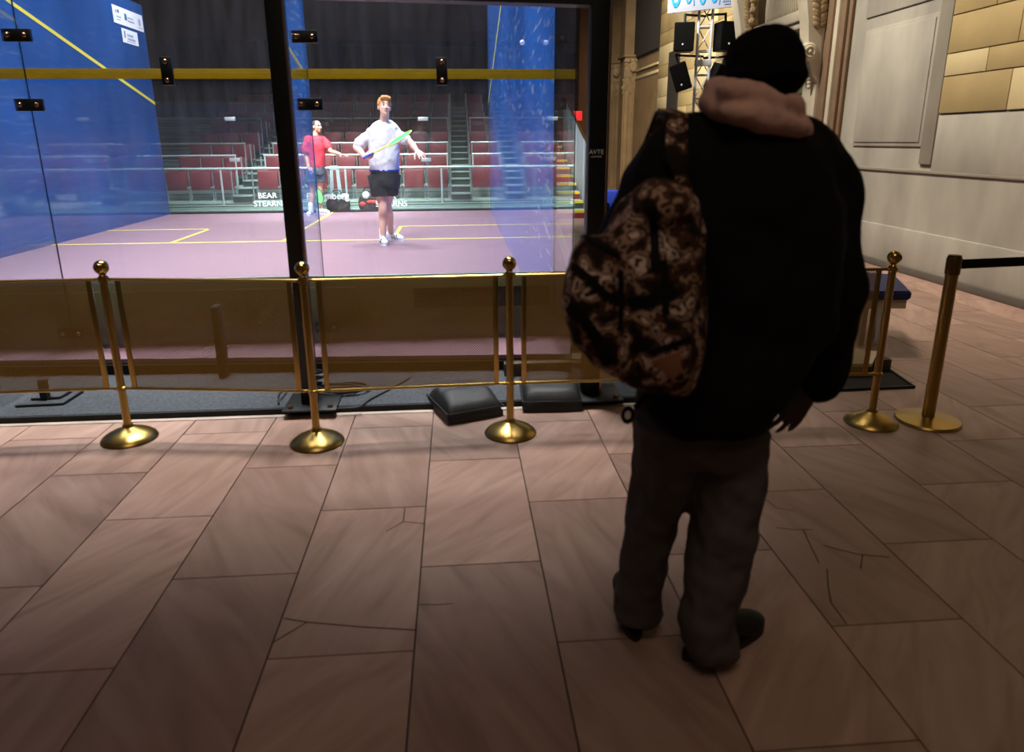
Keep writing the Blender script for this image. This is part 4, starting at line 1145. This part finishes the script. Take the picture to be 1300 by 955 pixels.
def player_white():
    y = 4.95; g = Z0
    base = V((P(488, 310, y).x, 5.1, g))
    t = thing('person', base, 'tall player in white T-shirt and black shorts looking up, racket across his chest', 'person')
    hc = P(488, 136, y-.10)
    fw = V((.30, -.90, .16)); up = V((.06, .1, 1))
    sR, sL = P(469, 171, y), P(504, 170, y-.02)
    eR, eL = P(452, 186, y-.04), P(521, 181, y-.12)
    wR, wL = P(463, 199, y-.22), P(529, 191, y-.34)
    hR, hL = P(480, 222, y), P(496, 222, y+.02)
    kR, kL = P(486, 263, y-.02), P(492, 262, y+.12)
    aR = V((P(486, 304, 5.0).x, 5.02, g+.09)); aL = V((P(497, 300, 5.4).x, 5.40, g+.09))
    mb = MB()
    at, R_ = head_shape(mb, hc, fw, up, 1.06)
    nb = P(488, 157, y); mb.capsule([hc+V((0, .03, -.06)), nb, nb-V((0, 0, .06))], [.058, .064, .075], 14)
    X = V((1, 0, 0)); D = V((0, 1, 0))
    def tr(px0, px1, py, dep, yy=y):
        a, b = P(px0, py, yy), P(px1, py, yy); return (a+b)*.5, (b-a).length*.5
    rings = []
    for px0, px1, py, d in ((480, 497, 156, .07), (470, 504, 163, .10), (471, 504, 180, .13), (472, 503, 200, .12), (472, 503, 214, .12), (473, 503, 226, .12), (478, 499, 234, .09)):
        c, hw = tr(px0, px1, py, d); rings.append(ring(c, X*hw, D*d))
    mb.loft(rings)
    for s_, e_, w_ in ((sR, eR, wR), (sL, eL, wL)): mb.capsule([s_, (s_+e_)*.5, e_, e_+(w_-e_)*.4, w_], [.060, .052, .044, .045, .030])
    for h_, k_, a_ in ((hR, kR, aR), (hL, kL, aL)):
        mb.capsule([h_, (h_+k_)*.5, k_+V((0, 0, .06)), k_-V((0, 0, .04)), k_+(a_-k_)*.32+V((0, .03, 0)), k_+(a_-k_)*.75, a_], [.10, .088, .066, .060, .064, .044, .040])
    hand(mb, wR, P(472, 198, y-.30)-wR, V((.1, .6, .8)), V((.2, -.5, .8)), (1.05, 1.1, 1.15, 1.2), 1.05, .03, (.5, .6))
    hand(mb, wL, P(536, 197, y-.44)-wL, V((-.4, -.2, -.8)), V((-.6, -.5, -.3)), (.10, .12, .18, .22), 1.15, .32)
    b = blob('body', mb, 'skin_pale', t, .0075, 5)
    face_parts(at, R_, 1.06, b, 'hair_ginger')
    mb = MB()
    mb.ell(at(0, -.020, .048), V((.083, .100, .088))*1.06, R_, 20)
    for i in range(9):
        a = -.9+.225*i; mb.ell(at(.062*_s(a), .062+.012*_c(a), .100-.012*abs(a)), V((.020, .034, .030)), R_, 8)
    mb.ell(at(.078, .0, .03), V((.010, .03, .03)), R_, 8); mb.ell(at(-.078, .0, .03), V((.010, .03, .03)), R_, 8)
    hr = blob('hair', mb, 'hair_ginger', t, .008, 2, .006, 40)
    mb = MB(); rings = []
    for px0, px1, py, d in ((481, 496, 153, .08), (474, 503, 157, .10), (465, 509, 165, .125), (467, 508, 174, .14), (468, 507, 184, .155), (468, 507, 200, .150), (469, 507, 216.5, .155)):
        c, hw = tr(px0, px1, py, d); rings.append(ring(c, X*hw, D*d))
    mb.loft(rings)
    mb.capsule([sR+V((.03, 0, .0)), sR+(eR-sR)*.35, sR+(eR-sR)*.72], [.070, .078, .082]); mb.capsule([sL-V((.03, 0, 0)), sL+(eL-sL)*.35, sL+(eL-sL)*.62], [.070, .078, .080])
    sh = blob('t_shirt', mb, 'tee_white', t, .010, 4, .020, 8)
    c, hw = tr(469, 507, 217, .155); mb = MB(); mb.loft([ring(c, X*(hw+.003), D*.158), ring(c+V((0, 0, .02)), X*(hw+.003), D*.158)]); obj('hem_trim', mb, 'trim_blue', sh)
    mb = MB(); q = P(503, 163, y-.16); mb.ell(q, (.022, .004, .022), None, 10); obj('badge', mb, 'sticker_grey', sh)
    mb = MB(); rings = []
    for px0, px1, py, d in ((470, 506, 215, .145), (469, 507, 228, .155), (471, 506, 236, .15)):
        c, hw = tr(px0, px1, py, d); rings.append(ring(c, X*hw, D*d))
    mb.loft(rings)
    for h_, k_ in ((hR-V((.02, 0, 0)), kR), (hL+V((.02, 0, 0)), kL)):
        e_ = h_+(k_-h_)*.66; mb.loft([ring(h_, X*.125, D*.14), ring((h_+e_)*.5, X*.128, D*.14), ring(e_, X*.130, D*.14)])
    blob('shorts', mb, 'short_black', t, .011, 3, .012, 8)
    for a_, d_ in ((aR, (.25, -1)), (aL, (.75, -.6))):
        mb = MB(); mb.capsule([a_+V((0, 0, .10)), a_+V((0, 0, .03)), a_-V((0, 0, .02))], [.050, .048, .048], 14); obj('sock', mb, 'sock_white', t)
        shoe(a_, d_, g, ['shoe_white', 'shoe_navy'], t, 1.12)
    rk = racket('green-strung racket held across the white T-shirt', P(461, 201, y-.30), P(488, 187, y-.32), P(507, 176, y-.32),
           P(522, 167, y-.32)-P(507, 176, y-.32), V((.030, .06, .048)), 'racket_yellow', 'string_green', None)
player_white()

def player_red():
    y = 9.30; g = Z0
    t = thing('person', V((P(402, 270, y).x, y, g)), 'shorter player in red shirt and grey shorts at the rear wall, arm held out', 'person')
    hc = P(402.5, 161, y); fw = V((.75, -.62, .02)); up = V((0, 0, 1))
    sR, sL = P(390, 177, y-.05), P(411, 178, y+.06)
    eR, eL = P(389, 197, y-.06), P(420, 192, y-.05)
    wR, wL = P(392, 214, y-.12), P(432, 196, y-.18)
    hR, hL = P(398, 216, y-.03), P(407, 216, y+.04)
    kR, kL = P(397, 242, y-.03), P(406, 240, y+.02)
    aR = V((P(396, 266, y).x, y-.10, g+.085)); aL = V((P(405, 266, y).x, y+.12, g+.085))
    X = V((.86, -.34, 0)); D = V((.34, .86, 0)); mb = MB()
    at, R_ = head_shape(mb, hc, fw, up, .98)
    nb = P(400.5, 173, y); mb.capsule([hc-V((.02, -.02, .05)), nb, nb-V((0, 0, .05))], [.052, .056, .066], 14)
    rg = lambda L_: [ring(P((a+b)/2, py, y), X*((b-a)/2*.0157), D*d) for a, b, py, d in L_]
    mb.loft(rg(((396, 406, 173, .07), (391, 410, 178, .10), (391, 411, 190, .12), (393, 412, 203, .12), (394, 412, 214, .12), (396, 411, 222, .10))))
    for s_, e_, w_ in ((sR, eR, wR), (sL, eL, wL)): mb.capsule([s_, (s_+e_)*.5, e_, e_+(w_-e_)*.4, w_], [.058, .05, .042, .042, .029])
    for h_, k_, a_ in ((hR, kR, aR), (hL, kL, aL)):
        mb.capsule([h_, (h_+k_)*.5, k_+V((0, 0, .05)), k_-V((0, 0, .04)), k_+(a_-k_)*.32, k_+(a_-k_)*.75, a_], [.10, .085, .062, .056, .060, .043, .038])
    hand(mb, wR, V((.12, -.2, -1)), V((.8, .3, .1)), V((.3, -.9, 0)), (1.0, 1.05, 1.1, 1.1), 1, .03, (.4, .6))
    hand(mb, wL, P(440, 197, y-.26)-wL, V((0, .2, -1)), V((-.2, -.9, .1)), (.12, .15, .2, .3), 1.05, .22)
    b = blob('body', mb, 'skin_olive', t, .0075, 5)
    face_parts(at, R_, .98, b, 'hair_black')
    mb = MB(); mb.ell(at(0, -.028, .04), V((.082, .088, .080)), R_, 18); blob('hair', mb, 'hair_black', t, .009, 2)
    mb = MB(); mb.loft(rg(((397, 405, 172, .07), (390, 411, 176, .11), (389, 413, 183, .14), (391, 413, 198, .145), (392, 413, 212, .15))))
    mb.capsule([sR+V((.02, 0, 0)), sR+(eR-sR)*.4, sR+(eR-sR)*.75], [.082, .08, .076]); mb.capsule([sL-V((.02, 0, 0)), sL+(eL-sL)*.35, sL+(eL-sL)*.62], [.082, .08, .074])
    blob('shirt', mb, 'tee_red', t, .011, 4, .010, 8)
    mb = MB(); mb.loft(rg(((393, 413, 210, .14), (392, 413, 217, .15), (393, 413, 222, .14))))
    for h_, k_ in ((hR, kR), (hL, kL)):
        e_ = h_+(k_-h_)*.62; mb.loft([ring(h_, X*.115, D*.125), ring((h_+e_)*.5, X*.115, D*.125), ring(e_, X*.112, D*.12)])
    blob('shorts', mb, 'short_grey', t, .011, 3, .010, 8)
    for a_, d_ in ((aR, (-.1, -1)), (aL, (.95, -.35))):
        mb = MB(); mb.capsule([a_+V((0, 0, .12)), a_+V((0, 0, .03)), a_-V((0, 0, .02))], [.047, .046, .046], 12); obj('sock', mb, 'sock_white', t)
        shoe(a_, d_, g, ['shoe_white', 'shoe_navy'], t, 1.05)
    h0 = P(392.5, 216, y-.16); hd = P(405, 249, y-.30)
    racket('lime-strung racket hanging from the hand of the red-shirted player', h0, P(400, 236, y-.24), hd, P(407.5, 258.5, y-.33)-hd, V((.065, .03, .012)), None, 'string_lime', None)
player_red()

def man():
    y = -3.10; X = V((1, 0, 0)); D = V((0, 1, 0))
    t = thing('person', V((6.42, -3.1, 0)), 'man in black jacket and black knit hat seen from behind, watching the court', 'person')
    tr = lambda a, b, py, yy=y: ((P(a, py, yy)+P(b, py, yy))*.5, (P(b, py, yy)-P(a, py, yy)).x*.5)
    hc = P(966, 101, y+.03); fw = V((-.28, .92, -.18)); up = V((-.05, .18, 1))
    sL, sR = P(846, 212, y-.01), P(1036, 222, y)
    eL, eR = P(796, 345, y+.05), P(1054, 372, y+.02)
    wL, wR = P(826, 430, y+.26), P(1038, 484, y+.06)
    hL, hR = P(856, 545, y+.01), P(930, 560, y)
    kL, kR = P(829, 668, y+.06), P(906, 692, y-.02)
    aL, aR = V((6.245, -2.99, .10)), V((6.50, -3.17, .10))
    # body
    mb = MB(); at, R_ = head_shape(mb, hc, fw, up, 1.0)
    nb = P(957, 150, y); mb.capsule([hc-V((0, .02, .04)), nb, nb-V((0, 0, .08))], [.060, .064, .08], 14)
    rings = []
    for a, b, py, d in ((925, 990, 150, .08), (880, 1020, 190, .11), (872, 1015, 260, .13), (872, 1005, 350, .13), (864, 995, 440, .13), (846, 970, 520, .13), (858, 950, 575, .10)):
        c, hw = tr(a, b, py); rings.append(ring(c, X*hw, D*d))
    mb.loft(rings)
    for s_, e_, w_ in ((sL, eL, wL), (sR, eR, wR)): mb.capsule([s_, (s_+e_)*.5, e_, e_+(w_-e_)*.4, w_], [.060, .052, .044, .045, .032])
    for h_, k_, a_ in ((hL, kL, aL), (hR, kR, aR)):
        mb.capsule([h_, (h_+k_)*.5, k_, k_+(a_-k_)*.3, k_+(a_-k_)*.75, a_], [.085, .075, .056, .056, .042, .042])
    w2 = P(1032, 488, y+.05)
    hand(mb, w2, P(1000, 532, y+.0)-w2, V((-.45, .75, .1)), V((-.8, -.1, .45)), (.08, .14, .24, .34), 1.12, .22, (1.3, .0))
    hand(mb, wL, V((.5, .5, -.5)), V((.3, -.6, -.2)), V((.2, .7, .6)), (.5, .55, .6, .6), 1.0, .05)
    blob('body', mb, 'skin_dark', t, .008, 4)
    # jacket
    mb = MB(); rings = []
    for a, b, py, d in ((918, 1000, 152, .10), (890, 1026, 168, .13), (862, 1040, 186, .16), (848, 1052, 212, .18), (842, 1058, 260, .20), (838, 1056, 330, .205), (830, 1046, 410, .21), (818, 1008, 470, .215), (808, 976, 515, .205), (812, 970, 527, .195)):
        c, hw = tr(a, b, py); rings.append(ring(c, X*hw, D*d, 32, 2.3))
    mb.loft(rings)
    mb.capsule([P(905, 185, y), sL+V((.02, 0, 0)), sL+(eL-sL)*.5, eL, eL+(wL-eL)*.5, wL], [.09, .105, .098, .088, .080, .066], 18)
    mb.capsule([P(985, 190, y), sR-V((.01, 0, 0)), sR+(eR-sR)*.5, eR, eR+(wR-eR)*.5, wR+V((0, 0, .0))], [.10, .105, .097, .089, .082, .068], 18)
    jk = blob('jacket', mb, 'jacket_black', t, .011, 6, .016, 7, seed=3)
    # fleece hood bunched round the neck: two soft rolls and a drooping bag at the back
    mb = MB()
    def roll(cx, cy, px_w, dep, r, tiltx, yo, lift=0):
        c = P(cx, cy, y+yo); w = P(cx+px_w, cy, y+yo).x-c.x; n = 22; pts = []; rr = []
        for k in range(n+1):
            a = 2*PI*k/n
            pts.append(c + V((w*_c(a), dep*_s(a), tiltx*_c(a) + lift*_s(a)))); rr.append(r*(1+.16*_s(2*a+1)+.1*_c(3*a)))
        rings = []
        for k in range(n):
            d = (pts[(k+1) % n]-pts[k-1]).normalized(); a_ = d.cross(V((0, 0, 1))).normalized(); b_ = d.cross(a_)
            rings.append([pts[k]+(a_*_c(2*PI*q/12)+b_*_s(2*PI*q/12))*rr[k] for q in range(12)])
        mb.loft(rings, closed=True)
    roll(955, 125, 46, .105, .030, -.022, -.03, .012)
    roll(958, 150, 50, .125, .034, -.030, -.03, .012)
    roll(950, 138, 50, .11, .026, -.012, -.03, .015)
    c = P(952, 122, y-.115); mb.ell(c, (.085, .045, .036), Matrix.Rotation(.25, 3, 'Y'), 16)
    c = P(962, 150, y-.135); mb.ell(c, (.095, .05, .034), Matrix.Rotation(.18, 3, 'Y'), 16)
    mb.capsule([P(930, 134, y-.10), P(908, 132, y-.04), P(898, 134, y+.02)], [.04, .032, .018], 12)
    blob('hood', mb, 'fleece_mauve', t, .008, 4, .007, 16)
    # knit hat
    mb = MB(); R2_ = Matrix((R_.col[0], R_.col[1], R_.col[2])).transposed()
    mb.ell(at(0, -.012, .035), V((.094, .110, .092)), R_, 24); mb.ell(at(0, -.012, -.005), V((.095, .111, .07)), R_, 22)
    mb.torus(at(0, -.008, .0), .090, .017, R_, 26, 8)
    blob('knit_hat', mb, 'hat_black', t, .008, 3, .004, 30)
    # jeans
    mb = MB()
    c, hw = tr(818, 968, 505); c2, hw2 = tr(812, 972, 548); c3, hw3 = tr(826, 962, 578)
    mb.loft([ring(c, X*hw, D*.15), ring(c2, X*hw2, D*.16), ring(c3, X*hw3, D*.14)])
    def leg(rows):
        rs = []
        for px, w, py, yy, d in rows:
            c, hw = tr(px-w, px+w, py, yy); rs.append(ring(c, X*hw, D*d, 24, 2.1))
        mb.loft(rs)
    leg(((847, 42, 530, y, .135), (846, 40, 570, y, .125), (841, 35, 610, y+.02, .115), (830, 31, 650, y+.05, .105), (819, 28, 700, y+.07, .095), (810, 26, 745, y+.09, .085), (811, 29, 768, y+.09, .092), (811, 32, 780, y+.09, .09)))
    leg(((926, 46, 545, y, .14), (924, 43, 590, y-.01, .128), (921, 41, 640, y-.03, .12), (915, 39, 690, y-.04, .112), (907, 36, 740, y-.06, .10), (898, 33, 785, y-.07, .095), (897, 35, 808, y-.07, .10), (899, 33, 822, y-.07, .095)))
    blob('jeans', mb, 'jean_grey', t, .010, 3, .014, 11)
    shoe(G(806, 812)+V((.01, .09, 0)), (.10, 1), 0, ['shoe_black'], t, 1.05, 'shoe_black')
    h_ = G(872, 836); d_ = (G(958, 800)-h_).normalized(); shoe(h_+d_*.09, d_, 0, ['shoe_black'], t, 1.08, 'shoe_black')
    # dangling strap loop at the left hip
    mb = MB(); q = P(797, 527, y-.05); mb.torus(q, .020, .007, Matrix.Rotation(PI/2, 3, 'X'), 16, 6, rx=.7); mb.tube([q+V((.02, 0, .02)), q+V((.05, 0, .06))], .008, 6); obj('strap_loop', mb, 'strap_black', t)

    # ---- backpack slung on the left shoulder
    yb = y-.30
    b = thing('backpack', P(806, 480, yb), 'brown camouflage backpack slung over the left shoulder of the man', 'backpack')
    rz = Matrix.Rotation(-.42, 3, 'Z')
    def q(px, py, dy=0): return P(px, py, yb+dy)
    mb = MB(); rings = []
    for a, b2, py, d in ((812, 868, 240, .05), (790, 884, 256, .09), (765, 890, 300, .125), (752, 892, 350, .14), (752, 892, 400, .145), (762, 892, 445, .14), (790, 886, 478, .11), (820, 876, 490, .06)):
        c, hw = tr(a, b2, py, yb+.03); rings.append(ring(c, rz @ (X*hw), rz @ (D*d), 28, 2.6))
    mb.loft(rings)
    mb.ell(q(840, 262, -.01), (.075, .10, .06))
    body = blob('main_compartment', mb, 'camouflage_cloth', b, .009, 5, .010, 14)
    mb = MB(); rings = []
    for a, b2, py, d in ((738, 772, 298, .04), (727, 785, 318, .07), (720, 796, 350, .095), (719, 800, 390, .10), (730, 800, 425, .095), (752, 812, 458, .08), (785, 826, 478, .04)):
        c, hw = tr(a, b2, py, yb-.04); rings.append(ring(c, rz @ (X*hw), rz @ (D*d), 24, 2.4))
    mb.loft(rings); blob('side_pocket', mb, 'camouflage_cloth', b, .009, 5, .008, 15)
    def surf(px, py):
        """first hit of the view ray with the pack surface, lifted slightly outward"""
        best = None
        for o in (body, [c for c in b.children if c.name.startswith('side_pocket')][0]):
            off = world_loc(o); d = (P(px, py, yb)-CAM).normalized()
            ok, loc, nor, _ = o.ray_cast(CAM-off, d)
            if ok and (best is None or (loc+off-CAM).length < (best[0]-CAM).length): best = (loc+off, nor.copy())
        return best
    def band(name, pts, w, m='strap_black', th=.004):
        P_ = []
        for (x0, y0), (x1, y1) in zip(pts, pts[1:]):
            for k in range(5): P_.append((x0+(x1-x0)*k/5, y0+(y1-y0)*k/5))
        P_.append(pts[-1]); hit = [surf(*p_) for p_ in P_]; hit = [h for h in hit if h]
        if len(hit) < 2: return
        mb = MB(); rings = []
        for i, (c, n_) in enumerate(hit):
            d = (hit[min(i+1, len(hit)-1)][0]-hit[max(i-1, 0)][0]).normalized(); s_ = d.cross(n_).normalized()*w
            rings.append([c-s_-n_*.006, c+s_-n_*.006, c+s_*.9+n_*th, c-s_*.9+n_*th])
        mb.loft(rings); obj(name, mb, m, b)
    band('webbing', [(727, 338), (745, 352), (768, 374), (790, 384)], .010); band('webbing', [(722, 388), (740, 405), (758, 430), (772, 462)], .014)
    band('webbing', [(742, 300), (765, 312), (785, 326)], .009); band('webbing', [(829, 262), (831, 300), (832, 345)], .010); band('webbing', [(787, 345), (788, 385), (787, 420)], .010)
    band('webbing', [(800, 385), (828, 382), (856, 368)], .016); band('webbing', [(826, 448), (850, 440), (876, 430)], .008); band('webbing', [(842, 330), (846, 370), (845, 400)], .008)
    # tan patch low on the right
    pts = [(828, 458), (842, 452), (862, 444), (864, 470), (852, 481)]
    hs = [surf(*p_) for p_ in pts]; cc = surf(850, 463)
    if cc and all(hs):
        mb = MB(); mb.faces([cc[0]+cc[1]*.006] + [h[0]+h[1]*.006 for h in hs] + [cc[0]-cc[1]*.01] + [h[0]-h[1]*.01 for h in hs],
                            [(0, i+1, (i+1) % 5+1) for i in range(5)] + [(6, (i+1) % 5+7, i+7) for i in range(5)] + [(i+1, i+7, (i+1) % 5+7, (i+1) % 5+1) for i in range(5)])
        obj('patch', mb, 'patch_tan', b)
    # shoulder strap up and over
    def jsurf(px, py):
        off = world_loc(jk); d = (P(px, py, y)-CAM).normalized(); ok, loc, nor, _ = jk.ray_cast(CAM-off, d)
        return (loc+off, nor.copy()) if ok else None
    pts = [(862, 150), (861, 158), (860, 172), (859, 188), (858, 204), (862, 222), (868, 240)]
    hit = [h for h in (jsurf(*p_) for p_ in pts) if h]
    if len(hit) > 2:
        mb = MB(); rings = []; n0 = hit[0]
        over = (n0[0] + V((0, .10, .012)), V((0, .3, 1)))
        seq = [(n0[0]+V((0, .20, -.06)), V((0, 1, .2))), over] + hit
        for i, (c, n_) in enumerate(seq):
            w = .028 if i < len(seq)-2 else .018
            s_ = V((1, 0, -.06))*w
            rings.append([c-s_-n_*.004, c+s_-n_*.004, c+s_*.92+n_*.014, c-s_*.92+n_*.014])
        mb.loft(rings); obj('shoulder_strap', mb, 'camouflage_cloth', b)
        mb = MB(); rings = []
        for i, (c, n_) in enumerate(seq):
            w = .034 if i < len(seq)-2 else .022; s_ = V((1, 0, -.06))*w
            rings.append([c-s_-n_*.003, c+s_-n_*.003, c+s_+n_*.006, c-s_+n_*.006])
        mb.loft(rings); obj('strap_edging', mb, 'strap_black', b)
man()

# ================================================================ LIGHT
w = bpy.data.worlds.new('world'); SC.world = w; w.use_nodes = True
bg = w.node_tree.nodes['Background']; bg.inputs[0].default_value = (1.0, .78, .58, 1); bg.inputs[1].default_value = .036
for x in (1.5, 4.9):
    for yy in (1.6, 5.0, 8.4):
        area('court_light', (x, yy, 6.4), (x, yy, 0), 1.0, 165 if yy < 3 else 190, (.93, .95, 1.0), math.radians(72 if yy < 3 else 98))
area('player_fill_light', (3.4, .9, 6.3), (3.9, 5.6, 1.0), 1.6, 105, (.95, .96, 1.0), math.radians(62))  # unseen lamp added to lift the dark fronts of the players
area('wall_light', (7.6, 4.6, 6.8), (11, 3.9, 1.6), .8, 110, (1.0, .90, .74), math.radians(80))
area('wall_light', (7.8, 1.0, 6.0), (11, 1.0, 1.0), .8, 50, (1.0, .88, .72), math.radians(80))
area('stair_fill_light', (7.5, 7.0, 6.2), (8.1, 10.8, 1.0), .7, 90, (.97, .98, 1.0), math.radians(62))  # unseen lamp added because the side stairs stayed unlit
area('tower_light', (7.4, 6.4, 6.6), (11.0, 11.0, 3.0), .6, 190, (1.0, .92, .78), math.radians(70))
area('alcove_light', (9.2, 12.0, 7.5), (11, 15.5, 2.5), .6, 36, (1.0, .86, .66), math.radians(80))
area('stand_fill_light', (3.2, 7.0, 5.6), (3.2, 10.6, .3), 2.4, 190, (.96, .98, 1.0), math.radians(55), .6)  # added fill to brighten the risers and lower seat rows
for x in (1.6, 3.8, 6.0): area('front_fill_light', (x, -.15, 6.6), (x, -.55, 0), .5, 26, (1.0, .95, .90), math.radians(40))  # added downward fill for the deck lip and floor by the barrier
area('hall_light', (5.5, -6.0, 7.0), (6.0, -1.5, 0), 3.0, 42, (1.0, .79, .60), math.radians(140))
SC.view_settings.view_transform = 'Standard'; SC.view_settings.look = 'None'; SC.view_settings.exposure = 0
SC.cycles.transparent_max_bounces = 32; SC.cycles.max_bounces = 8; SC.cycles.caustics_reflective = False; SC.cycles.caustics_refractive = False
SC.cycles.sample_clamp_indirect = 6
